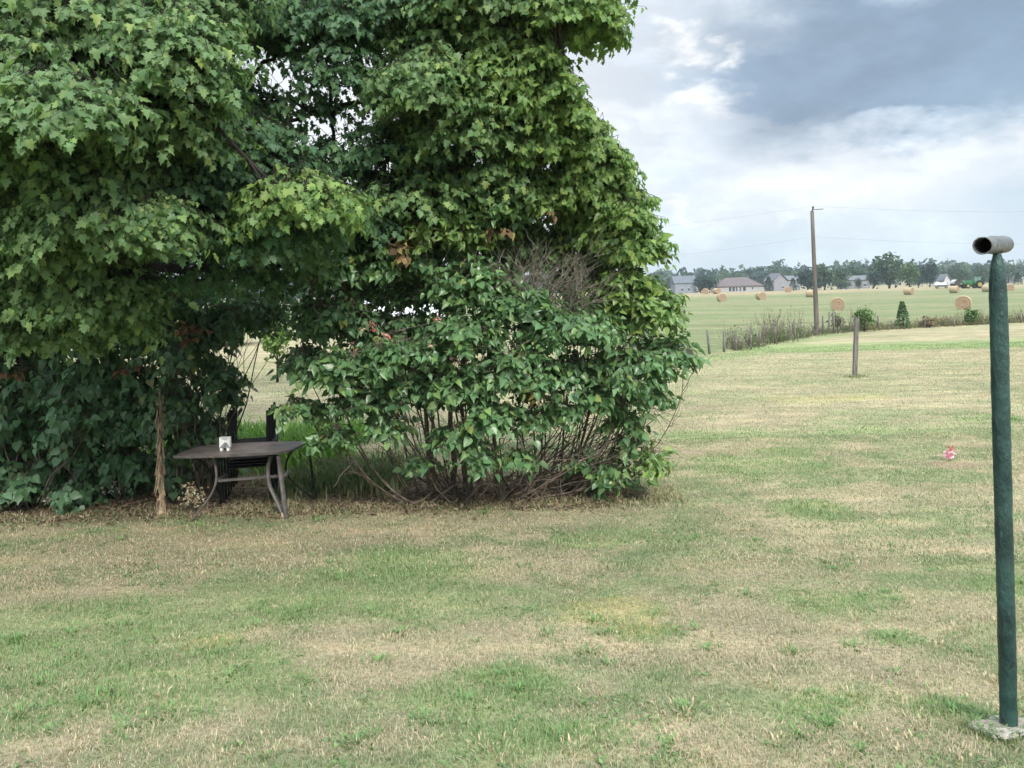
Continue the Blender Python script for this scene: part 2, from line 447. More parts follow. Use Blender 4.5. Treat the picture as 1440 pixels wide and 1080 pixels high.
gob = link('ground', npmesh('ground', V, Fc, ground_col(fx_, fy_), True), gm)
tag(gob, 'patchy half-dry mown lawn running down to a hay field', 'ground', kind='structure')

# ------------------------------------------------------------------ grass blades (stuff)
def scatter(n, y0, y1, pw, margin=.12):
    u = R.random(n)
    y = (y0**pw + u*(y1**pw - y0**pw))**(1/pw)
    x = (R.random(n)*2-1)*(.667+margin)*y + .02*y
    return x, y
def blades(n, y0, y1, pw, h0, h1, wid, keep=None):
    x, y = scatter(n, y0, y1, pw)
    dry, lush, yel, soil, hay = fields(x, y)
    tuft = fbm(x*3.5, y*3.5, 2)
    kp = (R.random(n) > soil*.85) & (hay < .5) & (R.random(n) < .55+.9*tuft)
    x, y, dry, lush, yel, tuft = [a[kp] for a in (x, y, dry, lush, yel, tuft)]
    n = len(x)
    r = R.random(n); isdry = r < dry*.72+.10
    h = (h0 + (h1-h0)*R.random(n)**1.6)*(.75+.6*tuft)*np.where(isdry, .8, 1.0+.35*lush)
    r2 = R.random((n, 1)); lu = lush[:, None]
    gcol = (GREEN*(1-r2) + BLUEG*r2)*(1-lu*.7) + LUSHC*lu*.7
    gcol = gcol*(.7+.65*R.random((n, 1)))
    dcol = (TANC*(1-r2) + STRAW*r2)*(.62+.6*R.random((n, 1)))
    c = np.where(isdry[:, None], dcol, gcol)
    yy = (R.random(n) < yel*.35)[:, None]
    c = np.where(yy, YELC*(.8+.4*r2), c)
    z = gz(x, y) - .004
    P = np.stack([x, y, z], 1)
    a = R.random(n)*2*PI; lean = .25 + .9*R.random(n)**1.3; lean = np.where(isdry, lean+.4, lean)
    L = np.stack([np.cos(a), np.sin(a), np.zeros(n)], 1); X = np.stack([-np.sin(a), np.cos(a), np.zeros(n)], 1)
    # turn blades partly at random
    wv = wid*(.6+.8*R.random(n))[:, None]
    up = np.array([[0, 0, 1.]])
    mid = P + (up*.6 + L*lean[:, None]*.28)*h[:, None]; tip = P + (up*.92 + L*lean[:, None]*.95)*h[:, None]
    Vv = np.stack([P-X*wv, P+X*wv, mid-X*wv*.8, mid+X*wv*.8, tip], 1).reshape(-1, 3)
    f = np.array([[0, 1, 3], [0, 3, 2], [2, 3, 4]])
    Fv = (f[None] + (np.arange(n)*5)[:, None, None]).reshape(-1, 3)
    return Vv, Fv, np.repeat(c, 5, axis=0)
parts = [blades(260000, 2.6, 6.5, 1.4, .013, .033, .0015), blades(280000, 6.2, 12.5, 1.6, .016, .040, .0026), blades(300000, 12, 30, 1.3, .018, .036, .005)]
# taller weed tufts in the lawn
def tufts(lst, n_each, hh, colr, rad=.07, wv=.003):
    out = []
    for (px, py, s) in lst:
        p = hit(px, py); n = int(n_each*s)
        a = R.random(n)*2*PI; rr = np.abs(R.normal(0, rad*s, n))
        x = p.x+np.cos(a)*rr; y = p.y+np.sin(a)*rr; z = gz(x, y)-.004
        P = np.stack([x, y, z], 1); h = hh*s**.5*(.5+.7*R.random(n)); L = np.stack([np.cos(a), np.sin(a), 0*a], 1); L += R.normal(0, .3, (n, 3))*[1, 1, 0]
        X = np.stack([-L[:, 1], L[:, 0], 0*a], 1); up = np.array([[0, 0, 1.]]); wq = np.full((n, 1), wv)*(.6+.8*R.random((n, 1)))
        mid = P+(up*.62+L*.22)*h[:, None]; tip = P+(up*.85+L*.7)*h[:, None]
        out.append((np.stack([P-X*wq, P+X*wq, mid-X*wq, mid+X*wq, tip], 1).reshape(-1, 3),
                    (np.array([[0, 1, 3], [0, 3, 2], [2, 3, 4]])[None] + (np.arange(n)*5)[:, None, None]).reshape(-1, 3),
                    np.repeat(np.array(colr)*(.7+.6*R.random((n, 1))), 5, axis=0)))
    return out
tl = [(770, 892, 1.1), (860, 890, .9), (1255, 896, 1.2), (1130, 848, .7), (1200, 908, .8), (1340, 1000, 1.6), (1375, 1015, 1.0), (1165, 1020, 1), (150, 975, 1.5), (130, 990, 1.2), (60, 960, 1.3),
      (30, 1005, 1.1), (430, 955, .8), (300, 920, 1), (820, 990, .9), (500, 1045, 1), (700, 950, 1.3), (730, 970, 1.2), (660, 985, 1.1), (240, 1000, 1), (560, 890, .8), (935, 1050, 1), (1425, 590, 2),
      (1435, 820, 1.2), (1060, 760, .8), (600, 1010, 1), (20, 900, 1.3), (100, 890, 1.2), (420, 860, 1.2), (520, 860, 1.2), (360, 880, 1), (280, 740, 1.4), (450, 732, 1.0), (680, 722, 1.4), (330, 722, 1)]
tl += [(random.uniform(0, 1440), random.uniform(740, 1075), random.uniform(.4, 1.0)) for _ in range(60)]
tl = [(a_, b_, c_*.75) for a_, b_, c_ in tl]
parts += tufts(tl, 100, .042, (.155, .26, .09), .13)
parts += tufts([(1388, 1032, .6), (1402, 1040, .7), (1436, 1034, .6), (1372, 1022, .7), (1380, 1008, .6), (1430, 1014, .4)], 90, .06, (.17, .24, .10), .08)
parts += tufts([(1196, 530, .7), (1204, 531, .8), (1210, 529, .6)], 60, .10, (.24, .24, .14), .2, .006)
tl2 = [(random.uniform(0, 1440), random.uniform(740, 1075), random.uniform(.4, 1.0)) for _ in range(90)]
parts += tufts(tl2, 60, .035, (.46, .37, .24), .15)
Vs = []; Fs = []; Cs = []; bb = 0
for v, f, c in parts: Vs.append(v); Fs.append(f+bb); Cs.append(c); bb += len(v)
go = link('grass', npmesh('grass', np.concatenate(Vs), np.concatenate(Fs), np.concatenate(Cs)), M['grass'])
tag(go, 'short mown grass blades, part green and part dried to straw', 'grass', kind='stuff')
del Vs, Fs, Cs, parts

# ------------------------------------------------------------------ foliage
def palette(n, cols, wts, var=.22):
    cols = np.array(cols); idx = R.choice(len(cols), n, p=np.array(wts)/sum(wts))
    return cols[idx]*(1-var + 2*var*R.random((n, 1)))
def sprays(c, rad, ns, k, size, tw, droop=.45, upb=.8, jit=.34, zmin=-.5, inner=.3, tpl=MAPLE, cols=None, wts=None, gap=None):
    """leaf sprays over one bough; returns leaf and twig arrays"""
    c = np.array(c); rad = np.array(rad)
    d = R.normal(0, 1, (int(ns*2.2), 3)); d = norm(d); d = d[d[:, 2] > zmin][:ns]; ns = len(d)
    rr = np.where(R.random(ns) < inner, .35+.45*R.random(ns), .72+.36*R.random(ns)+np.where(R.random(ns) < .12, .22*R.random(ns), 0))
    lum = .72 + .58*fbm(d[:, 0]*2.2+c[0]*3+20, d[:, 1]*2.2+d[:, 2]*2+c[1]*2+20, 2)   # uneven outline
    base = c + d*rad*(rr*lum)[:, None]
    t = norm(d*[1, 1, .45] + np.array([0, 0, -droop]) + R.normal(0, .28, (ns, 3)))
    L = tw*(.7+.6*R.random(ns))
    A = base - t*(L*.6)[:, None]; B = base + t*(L*.5)[:, None]
    s = (np.arange(k)/(k-1))[None, :]
    P = A[:, None] + (B-A)[:, None]*(.25+.75*s)[..., None]
    side = norm(np.cross(t, np.array([0, 0, 1.])+R.normal(0, .3, (ns, 3))))
    sg = np.where(np.arange(k) % 2 == 0, 1, -1)[None, :, None]
    D = t[:, None]*.55 + side[:, None]*sg*.8 + np.array([0, 0, -droop*1.1]) + R.normal(0, .32, (ns, k, 3))
    D[:, -1] = t + np.array([0, 0, -droop*.8])
    D = norm(D)
    N0 = d[:, None]*.75 + np.array([0, 0, upb]) + R.normal(0, jit, (ns, k, 3))
    sz = size*(.45+.8*R.random((ns, k)))*np.where(R.random((ns, k)) < .06, 1.25, 1)
    pet = .35*sz[..., None]
    P = P + D*pet + np.array([0, 0, -1.])*pet*.25
    P = P.reshape(-1, 3); D = D.reshape(-1, 3); N0 = N0.reshape(-1, 3); S = sz.reshape(-1)
    # spray shares part of its tint
    n = len(P)
    C = palette(n, cols, wts, .2)*np.repeat(.82+.36*R.random((ns, 1)), k, axis=0)
    return P, D, N0, S, C, A, B
def foliage(name, boughs, k, size, tw, mat_, parent, tpl, cols, wts, dens=1.0, holes=(), **kw):
    LP = []; TA = []; TB = []
    for bq in boughs:
        c, rad, f = bq[0], bq[1], bq[2]
        area = (rad[0]*rad[1]+rad[0]*rad[2]+rad[1]*rad[2])/3*4*PI
        ns = max(6, int(area*f*dens))
        cc = bq[3] if len(bq) > 3 else cols
        P, D, N0, S, C, A, B = sprays(c, rad, ns, k, size, tw, tpl=tpl, cols=cc, wts=wts, **kw)
        LP.append((P, D, N0, S, C)); TA.append(A); TB.append(B)
    P, D, N0, S, C = [np.concatenate([l[i] for l in LP]) for i in range(5)]
    if holes:                                             # places where the photo shows the crown open: thin the leaves there
        keep = np.ones(len(P), bool)
        for (hp, hr, hk) in holes:
            r = (((P-np.array(hp))/np.array(hr))**2).sum(1)
            keep &= ~((r < 1) & (R.random(len(P)) < hk))
        P, D, N0, S, C = P[keep], D[keep], N0[keep], S[keep], C[keep]
    v, f, c = stamp(P, D, N0, S, tpl[0], tpl[1], C)
    o = link(name, npmesh(name, v, f, c), mat_, parent, True)
    A = np.concatenate(TA); B = np.concatenate(TB)
    print(name, len(P), 'leaves')
    return o, A, B
def wander(a, b, n, amp, sag=0.0):
    a = np.array(a, float); b = np.array(b, float); L = np.linalg.norm(b-a)
    t = np.linspace(0, 1, n)[:, None]
    off = np.cumsum(R.normal(0, 1, (n, 3)), 0); off -= off[0]*(1-t) + off[-1]*t
    p = a*(1-t)+b*t + off*amp*L/n**.5
    p[:, 2] += np.sin(t[:, 0]*PI)*sag*L
    return p
def tubes_np(paths, r0, r1, n=6):
    out = []
    for p, a, b in zip(paths, r0, r1):
        m = len(p); r = a + (b-a)*np.linspace(0, 1, m)**.8
        t = norm(np.gradient(p, axis=0)); x = np.zeros_like(t); h = np.array([.3, .2, .1])+0
        cur = norm(np.cross(t[0], h))
        for i in range(m):
            cur = norm(cur - t[i]*np.dot(cur, t[i])); x[i] = cur
        y = np.cross(t, x)
        ang = 2*PI*np.arange(n)/n
        V = p[:, None] + r[:, None, None]*(x[:, None]*np.cos(ang)[None, :, None] + y[:, None]*np.sin(ang)[None, :, None])
        i, k_ = np.meshgrid(np.arange(m-1), np.arange(n), indexing='ij')
        Fq = np.stack([i*n+k_, i*n+(k_+1) % n, (i+1)*n+(k_+1) % n, (i+1)*n+k_], -1).reshape(-1, 4)
        out.append((V.reshape(-1, 3), Fq))
    return out
def P3(v): return np.array(v)

# ---- maple
mt = on(8, 10.6)
maple = empty('maple_tree', mt, 'large spreading maple with lobed green leaves and dark limbs over the table', 'tree')
BR = [(.135, .22, .085), (.105, .19, .074), (.18, .27, .09), (.22, .29, .08)]
DK = [(.068, .145, .072), (.085, .165, .075), (.11, .195, .08), (.15, .22, .07)]  # darker, cooler leaves for shaded boughs: crown shade put into the colour
YG = [(.13, .225, .07), (.175, .265, .075), (.20, .28, .07), (.11, .19, .065)]
WT = [5, 5, 2, .35]
mb_list = [  # px, py, depth, rx, ry, rz, density, palette
 (60, 165, 5.0, .62, .55, .34, 62, BR), (10, 235, 5.5, .5, .5, .34, 55, BR), (150, 232, 5.9, .5, .45, .34, 52, BR), (70, 345, 5.9, .5, .5, .3, 52, BR), (60, 460, 6.6, .5, .4, .26, 42, BR), (170, 395, 6.4, .3, .35, .34, 50, BR), (-60, 120, 5.2, .7, .6, .5, 50, BR), (110, 50, 5.6, .75, .6, .42, 55, BR), (235, 100, 5.5, .48, .5, .42, 60, BR), (245, 190, 5.8, .42, .45, .30, 55, BR),
 (170, 170, 6.1, .55, .5, .42, 45, BR), (150, 315, 5.7, .66, .55, .33, 62, BR), (60, 250, 6.3, .5, .5, .4, 35, DK), (230, 290, 6.3, .45, .5, .5, 50, DK), (90, 400, 6.2, .62, .5, .42, 52, BR), (-30, 360, 6.4, .5, .5, .4, 45, DK),
 (150, 430, 6.5, .35, .4, .42, 50, BR), (20, 60, 6.5, .9, .8, .6, 35, DK), (200, -40, 6.4, 1.1, .9, .5, 35, BR), (270, 20, 7.0, .4, .5, .4, 40, BR),
 (290, 250, 7.4, .5, .5, .5, 42, DK), (350, 220, 7.8, .55, .6, .4, 42, DK), (330, 320, 7.9, .6, .6, .38, 42, DK), (420, 290, 7.0, .5, .5, .26, 50, YG), (395, 330, 7.4, .45, .5, .35, 45, DK), (300, 390, 8.6, .8, .6, .3, 30, DK),
 (410, 160, 8.6, .5, .5, .3, 22, DK), (400, 40, 8.4, .5, .5, .3, 46, DK), (480, 40, 8.2, .4, .4, .25, 46, DK), (330, 150, 8.4, .5, .5, .4, 34, DK), (350, 60, 8.6, .6, .6, .35, 26, DK), (470, 110, 8.3, .45, .5, .35, 24, DK), (470, 230, 8.6, .5, .5, .35, 26, DK),
 (560, 20, 7.6, .8, .7, .4, 42, DK), (690, 10, 7.2, .8, .7, .36, 50, BR), (800, 15, 7.0, .42, .5, .28, 58, YG), (838, 38, 7.0, .19, .3, .14, 70, YG), (810, -60, 7.2, .7, .6, .4, 40, BR), (620, 90, 7.5, .6, .6, .4, 46, BR),
 (600, 130, 7.0, .42, .5, .32, 55, BR), (700, 120, 7.3, .42, .5, .4, 55, YG), (745, 150, 7.4, .28, .4, .28, 60, YG), (650, 190, 7.5, .62, .6, .34, 52, BR), (560, 220, 7.8, .5, .6, .36, 44, DK), (760, 205, 7.7, .42, .5, .26, 55, YG),
 (815, 215, 7.9, .20, .3, .24, 60, YG), (700, 260, 8.0, .65, .6, .32, 48, BR), (800, 265, 8.0, .48, .5, .28, 55, YG), (850, 290, 8.1, .36, .4, .20, 60, YG), (888, 275, 8.2, .14, .25, .10, 70, YG), (590, 280, 7.8, .6, .6, .3, 44, BR),
 (500, 310, 7.6, .5, .5, .28, 46, DK), (450, 380, 8.8, .6, .5, .4, 34, DK), (840, 330, 8.3, .42, .4, .26, 55, YG),
 # deeper and higher parts of the crown
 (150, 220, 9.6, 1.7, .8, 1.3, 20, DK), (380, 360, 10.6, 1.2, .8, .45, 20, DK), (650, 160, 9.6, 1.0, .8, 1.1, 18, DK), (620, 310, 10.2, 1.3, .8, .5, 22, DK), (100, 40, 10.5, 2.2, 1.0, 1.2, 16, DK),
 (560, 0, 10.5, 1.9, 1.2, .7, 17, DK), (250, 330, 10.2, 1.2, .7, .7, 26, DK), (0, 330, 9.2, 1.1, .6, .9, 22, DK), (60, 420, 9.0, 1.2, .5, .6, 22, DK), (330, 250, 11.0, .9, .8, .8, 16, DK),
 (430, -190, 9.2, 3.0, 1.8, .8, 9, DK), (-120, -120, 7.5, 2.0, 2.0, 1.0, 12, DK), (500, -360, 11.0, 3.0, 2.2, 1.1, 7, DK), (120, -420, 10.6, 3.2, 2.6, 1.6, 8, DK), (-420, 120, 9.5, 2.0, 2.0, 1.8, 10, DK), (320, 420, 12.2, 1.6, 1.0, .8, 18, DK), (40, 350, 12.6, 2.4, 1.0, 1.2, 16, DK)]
mb_list += [(835, 215, 8.6, .3, .4, .3, 60, YG), (860, 245, 8.8, .3, .4, .26, 60, YG), (890, 305, 8.6, .24, .35, .2, 62, YG), (800, 160, 8.2, .22, .3, .2, 55, YG), (752, 84, 8.1, .3, .4, .2, 55, YG), (700, 60, 8.3, .5, .5, .3, 45, BR), (880, 340, 8.8, .3, .35, .3, 60, YG), (780, 120, 8.0, .2, .3, .14, 50, YG), (700, 330, 9.4, .7, .5, .3, 40, BR), (600, 340, 9.4, .7, .5, .3, 36, DK)]
mb_list = [(px, py, d+.8, rx*1.13, ry, rz*1.13, f, pal) if d < 6.7 and px < 480 else (px, py, d, rx, ry, rz, f, pal) for px, py, d, rx, ry, rz, f, pal in mb_list]
mb_list = [(px, py, d+.9, rx*1.12, ry, rz*1.12, f, pal) if px > 540 and py < 200 and d < 8 else (px, py, d, rx, ry, rz, f, pal) for px, py, d, rx, ry, rz, f, pal in mb_list]
mb_list = [(px, py, d+(.9 if px > 480 and 170 < py < 400 and d < 8.4 else 0), rx*(1.1 if px > 480 and 170 < py < 400 and d < 8.4 else 1), ry, rz*(1.1 if px > 480 and 170 < py < 400 and d < 8.4 else 1), f*(.62 if d > 8.5 and py > -90 else 1), pal) for px, py, d, rx, ry, rz, f, pal in mb_list]
boughs = [(at(px, py, d), (rx, ry, rz), f, pal) for px, py, d, rx, ry, rz, f, pal in mb_list]
holes = [(at(400, 110, 8.6), (.42, .9, .5), .5), (at(405, 110, 10.6), (.6, 1.2, .6), .8), (at(545, 215, 8), (.2, .8, .35), .6), (at(540, 220, 9.8), (.34, 1.2, .45), .8), (at(470, 90, 8.6), (.35, .9, .4), .4), (at(470, 90, 10.6), (.5, 1.2, .5), .75), (at(228, 376, 7.0), (.42, .95, .12), .97), (at(235, 374, 8.3), (.56, .8, .15), .97), (at(12, 322, 6.9), (.2, 1.1, .24), .93), (at(12, 322, 8.4), (.26, .8, .3), .93), (at(330, 360, 8), (.3, .8, .12), .7), (at(15, 320, 9.4), (.3, .9, .4), .95), (at(230, 370, 9), (.75, 3, .16), .6),
         (at(95, 112, 6), (.12, 3, .1), .6), (at(560, 415, 10), (1.2, 3, .22), .7), (at(290, 12, 8), (.3, 3, .3), .8), (at(380, 410, 10), (.5, 3, .2), .5)]
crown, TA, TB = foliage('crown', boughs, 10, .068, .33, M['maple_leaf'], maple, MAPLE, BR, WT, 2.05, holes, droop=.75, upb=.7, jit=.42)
# trunk and limbs
trunk_top = P3(at(20, 60, 10.4))
tp = wander(P3(mt)-[0, 0, .2], trunk_top, 9, .03)
tr = MB(); tr.tube([tuple(p) for p in tp], list(np.interp(range(9), [0, 1, 8], [.42, .34, .24])), 16, wob=.12)
tr.build('trunk', M['bark'], maple, True)
hub = [tp[5], tp[6], tp[7], tp[8], tp[4]]
paths = []; r0 = []; r1 = []
big = [(tp[4], at(160, 366, 9.0), at(310, 382, 9.0), .085, .05), (tp[7], at(270, 30, 9.4), at(330, -30, 9.2), .11, .065), (tp[8], at(200, -60, 10), at(420, -180, 9.6), .2, .1), (at(310, 382, 9.0), at(420, 380, 8.8), at(560, 330, 8.6), .05, .02),
       (at(330, -30, 9.2), at(480, 20, 9.4), at(640, 90, 9.2), .06, .02), (at(420, -180, 9.6), at(600, -60, 8.5), at(780, 0, 7.5), .10, .02), (tp[6], at(150, 160, 8.5), at(240, 120, 6.2), .09, .02), (tp[6], at(20, 200, 8), at(30, 150, 5.6), .09, .02),
       (tp[5], at(300, 230, 9.6), at(500, 250, 9.3), .09, .035), (at(500, 250, 9.3), at(640, 240, 9.6), at(800, 290, 9.7), .04, .01), (tp[8], at(-20, -300, 10), at(-60, -500, 10), .22, .08), (tp[5], at(80, 330, 8), at(140, 330, 6.2), .07, .02),
       (at(250, 60, 9.0), at(330, 130, 8.9), at(470, 160, 8.6), .04, .015), (at(330, 130, 8.9), at(400, 60, 8.8), at(450, 20, 8.7), .03, .012)]
limbs_end = []
for a, b_, c_, ra, rb in big:
    pp = np.array([tuple(v) for v in curve3(tuple(a), tuple(b_), tuple(c_), 14)]) + R.normal(0, .02, (14, 3)); pp[0] = P3(a)
    paths.append(pp); r0.append(ra); r1.append(rb); limbs_end += [pp[6], pp[9], pp[12], pp[13]]
for lv_, lf_ in tubes_np(paths, r0, r1, 10): link('limb', npmesh('limb', lv_, lf_, None, True), M['bark'], maple, True)
LE = np.array(limbs_end); paths = []; r0 = []; r1 = []; hubs = []
for (px, py, d, rx, ry, rz, f, pal), bo in zip(mb_list, boughs):
    c = P3(bo[0]); src = LE[np.argmin(((LE-c)**2).sum(1) + .3*np.maximum(0, c[1]-LE[:, 1])**2)]
    p = wander(src, c, 8, .06, .05); paths.append(p); r0.append(.03); r1.append(.012)
    for _ in range(7):
        e = c + norm(R.normal(0, 1, 3))*np.array([rx, ry, rz])*.8
        p2 = wander(p[R.integers(4, 8)], e, 6, .07); paths.append(p2); r0.append(.011); r1.append(.004); hubs += [p2[2], p2[4]]
HB = np.array(hubs)
bp_ = tubes_np(paths, r0, r1, 5)
nn = TA[R.random(len(TA)) < .5]; near = []
for i in range(0, len(nn), 500):
    dd = ((nn[i:i+500, None]-HB[None])**2).sum(2); near.append(HB[dd.argmin(1)])
near = np.concatenate(near)
tw1 = sticks(near, nn, .005, .003, 3); tw2 = sticks(TA, TB, .0035, .0018, 3)
v, f = join_np(bp_ + [tw1, tw2]); link('twigs', npmesh('twigs', v, f), M['bark'], maple, True)

# ---- lilac bush
lb = on(670, 9.25)
lilac = empty('lilac_bush', lb, 'big rounded lilac bush with heart shaped leaves, many stems and bare twigs', 'bush')
LC = [(.095, .19, .08), (.125, .225, .095), (.165, .265, .09), (.24, .29, .08)]
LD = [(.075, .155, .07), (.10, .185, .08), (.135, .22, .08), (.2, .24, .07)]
LY = [(.14, .235, .07), (.18, .275, .075), (.21, .29, .07), (.11, .19, .07)]
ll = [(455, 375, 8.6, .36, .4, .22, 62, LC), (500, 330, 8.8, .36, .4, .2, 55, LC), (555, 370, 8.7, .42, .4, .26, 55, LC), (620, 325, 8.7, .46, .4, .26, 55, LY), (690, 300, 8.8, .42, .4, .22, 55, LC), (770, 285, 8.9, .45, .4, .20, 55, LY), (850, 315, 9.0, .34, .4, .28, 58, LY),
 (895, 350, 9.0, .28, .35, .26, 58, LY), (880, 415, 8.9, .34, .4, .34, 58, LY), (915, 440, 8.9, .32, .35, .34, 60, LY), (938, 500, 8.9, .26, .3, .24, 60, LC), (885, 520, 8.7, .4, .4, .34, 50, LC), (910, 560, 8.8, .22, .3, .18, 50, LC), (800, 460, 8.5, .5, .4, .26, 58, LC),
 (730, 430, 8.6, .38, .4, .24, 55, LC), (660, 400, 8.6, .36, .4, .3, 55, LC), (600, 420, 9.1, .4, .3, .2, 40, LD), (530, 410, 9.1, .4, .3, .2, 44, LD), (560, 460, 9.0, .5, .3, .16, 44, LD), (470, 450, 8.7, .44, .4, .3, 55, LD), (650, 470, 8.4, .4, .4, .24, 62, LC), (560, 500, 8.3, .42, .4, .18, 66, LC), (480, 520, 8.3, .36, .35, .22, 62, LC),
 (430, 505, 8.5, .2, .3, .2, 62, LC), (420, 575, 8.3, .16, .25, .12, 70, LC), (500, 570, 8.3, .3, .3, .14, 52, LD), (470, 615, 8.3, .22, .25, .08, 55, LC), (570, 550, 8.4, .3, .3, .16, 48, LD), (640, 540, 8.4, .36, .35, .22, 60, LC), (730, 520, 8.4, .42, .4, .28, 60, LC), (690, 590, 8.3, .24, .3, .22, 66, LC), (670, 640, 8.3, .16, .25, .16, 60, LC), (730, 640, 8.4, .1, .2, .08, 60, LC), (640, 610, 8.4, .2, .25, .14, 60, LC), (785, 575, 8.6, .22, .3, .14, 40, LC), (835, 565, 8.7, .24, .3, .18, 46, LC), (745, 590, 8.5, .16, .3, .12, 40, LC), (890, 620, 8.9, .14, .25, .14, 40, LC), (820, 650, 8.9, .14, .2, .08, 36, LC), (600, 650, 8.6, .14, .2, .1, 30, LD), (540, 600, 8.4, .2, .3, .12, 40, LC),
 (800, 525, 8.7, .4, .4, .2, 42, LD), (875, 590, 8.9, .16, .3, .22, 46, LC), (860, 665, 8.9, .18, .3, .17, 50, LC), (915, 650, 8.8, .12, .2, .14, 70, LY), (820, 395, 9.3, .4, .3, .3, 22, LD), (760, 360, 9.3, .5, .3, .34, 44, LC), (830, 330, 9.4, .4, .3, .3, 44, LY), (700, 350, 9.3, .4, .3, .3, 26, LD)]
lboughs = [(at(px, py, d), (rx, ry, rz), f*(1.25 if py < 470 else 1), pal) for px, py, d, rx, ry, rz, f, pal in ll]
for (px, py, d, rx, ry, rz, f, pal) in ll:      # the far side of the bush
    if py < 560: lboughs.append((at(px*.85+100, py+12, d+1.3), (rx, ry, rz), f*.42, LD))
lh = [(at(785, 370, 8.5), (.55, .45, .30), .6), (at(565, 430, 9), (.6, 2, .13), .5)]
fo, TA, TB = foliage('foliage', lboughs, 7, .082, .25, M['lilac_leaf'], lilac, LILAC, LC, [5, 5, 2, .15], 1.45, lh, droop=.42, upb=.6, jit=.6)
paths = []; r0 = []; r1 = []; hubs = []
bases = [P3(on(px, 9.15+R.uniform(-.25, .35))) for px in (565, 585, 600, 612, 622, 634, 646, 660, 672, 690, 705, 715, 722, 730, 740, 750, 760, 770, 780, 790)]
nb_ = 0
for i, bo in enumerate(lboughs):
    c = P3(bo[0]); rad = np.array(bo[1])
    w_ = np.array([abs(bs[0]-c[0]*.55)+.25*R.random() for bs in bases]); bs = bases[int(np.argmin(w_))]
    for _ in range((1 if (bo[0][0] < -1.1 or abs(c[0]-bs[0]) < .45) else 2) if i < len(ll) else (i % 3 == 0)):
        e = c + R.normal(0, .35, 3)*rad; b1 = bs + [R.normal(0, .05), R.normal(0, .1), -.03]
        t = np.linspace(0, 1, 12)[:, None]; L = np.linalg.norm(e-b1)
        ctl = b1 + (e-b1)*[R.uniform(.55, .95), .6, R.uniform(.12, .4)] if abs(e[0]-b1[0]) > .35 else b1*.5 + e*.5 + np.array([(b1[0]-e[0])*R.uniform(-.3, .35), R.normal(0, .1), R.normal(0, .10)*L])
        p = b1*(1-t)**2 + 2*ctl*t*(1-t) + e*t*t + np.cumsum(R.normal(0, .014, (12, 3)), 0)
        th = R.uniform(.005, .017); paths.append(p); r0.append(th); r1.append(.005)
        for _ in range(5):
            j = R.integers(5, 12); e2 = p[j] + norm(R.normal(0, 1, 3) + (e-b1)/L*1.1)*R.uniform(.2, .5)
            p2 = wander(p[j], e2, 6, .08); paths.append(p2); r0.append(.005); r1.append(.0022); hubs += [p2[3], p2[5]]
for px0, px1, r in [(600, 592, .034), (608, 604, .028), (632, 628, .040), (650, 652, .034), (672, 668, .030), (690, 700, .026), (585, 560, .016), (575, 520, .014), (560, 470, .012)]:
    a = P3(on(px0, 9.35))-[0, 0, .03]; b_ = P3(at(px1, 470 if r > .02 else 590, 9.3)); paths.append(wander(a, b_, 12, .025)); r0.append(r); r1.append(r*.5)
for i in range(52):      # low arching stems to the right
    a = bases[R.integers(9, 20)] + [R.normal(0, .04), R.normal(0, .12), -.02]; px = R.uniform(760, 925); py = R.uniform(540, 668)
    e = P3(at(px, py, 9.1+R.uniform(-.5, .6))); t = np.linspace(0, 1, 12)[:, None]
    ctl = (a+e)/2 + np.array([-.08, 0, .02*R.normal()-.03])
    paths.append(a*(1-t)**2+2*ctl*t*(1-t)+e*t*t+np.cumsum(R.normal(0, .008, (12, 3)), 0)); r0.append(R.uniform(.006, .015)); r1.append(.003)
    for _ in range(4):
        j = R.integers(5, 12); e2 = paths[-1-_*0][j] if False else e
        q0 = (a*(1-t)**2+2*ctl*t*(1-t)+e*t*t)[j]; paths.insert(0, wander(q0, q0+norm(R.normal(0, 1, 3)+[1.2, 0, .2])*R.uniform(.15, .4), 5, .08)); r0.insert(0, .004); r1.insert(0, .0015)
for i in range(65):      # tangle of thin shoots low in the bush
    a = P3(at(R.uniform(640, 860), R.uniform(600, 690), 9.1+R.uniform(-.4, .5))); a[2] = max(a[2], gzf(a[0], a[1])+.02)
    dv = norm(np.array([R.normal(.5, .8), R.normal(0, .4), R.normal(.45, .5)])); e = a+dv*R.uniform(.25, .8); e[2] = max(e[2], gzf(e[0], e[1])+.02)
    paths.append(wander(a, e, 7, .07, R.uniform(-.1, .1))); r0.append(R.uniform(.003, .008)); r1.append(.0018)
for i in range(26):      # roots and leaning shoots at the foot
    a = bases[R.integers(0, 20)] + [R.normal(0, .12), R.normal(-.1, .2), 0]; a[2] = gzf(a[0], a[1])-.01
    e = a + [R.normal(0, .35), R.normal(-.2, .2), R.uniform(.0, .5)]; e[2] = max(e[2], gzf(e[0], e[1])+.01)
    paths.append(wander(a, e, 8, .06, .12)); r0.append(R.uniform(.006, .02)); r1.append(.004)
v, f = join_np(tubes_np(paths, r0, r1, 6)); link('stems', npmesh('stems', v, f, None, True), M['stem'], lilac, True)
HB = np.array(hubs); near = []
for i in range(0, len(TA), 500): near.append(HB[((TA[i:i+500, None]-HB[None])**2).sum(2).argmin(1)])
v, f = join_np([sticks(np.concatenate(near), TA, .0035, .0025, 3), sticks(TA, TB, .003, .0015, 3)]); link('twigs', npmesh('twigs', v, f), M['stem'], lilac, True)
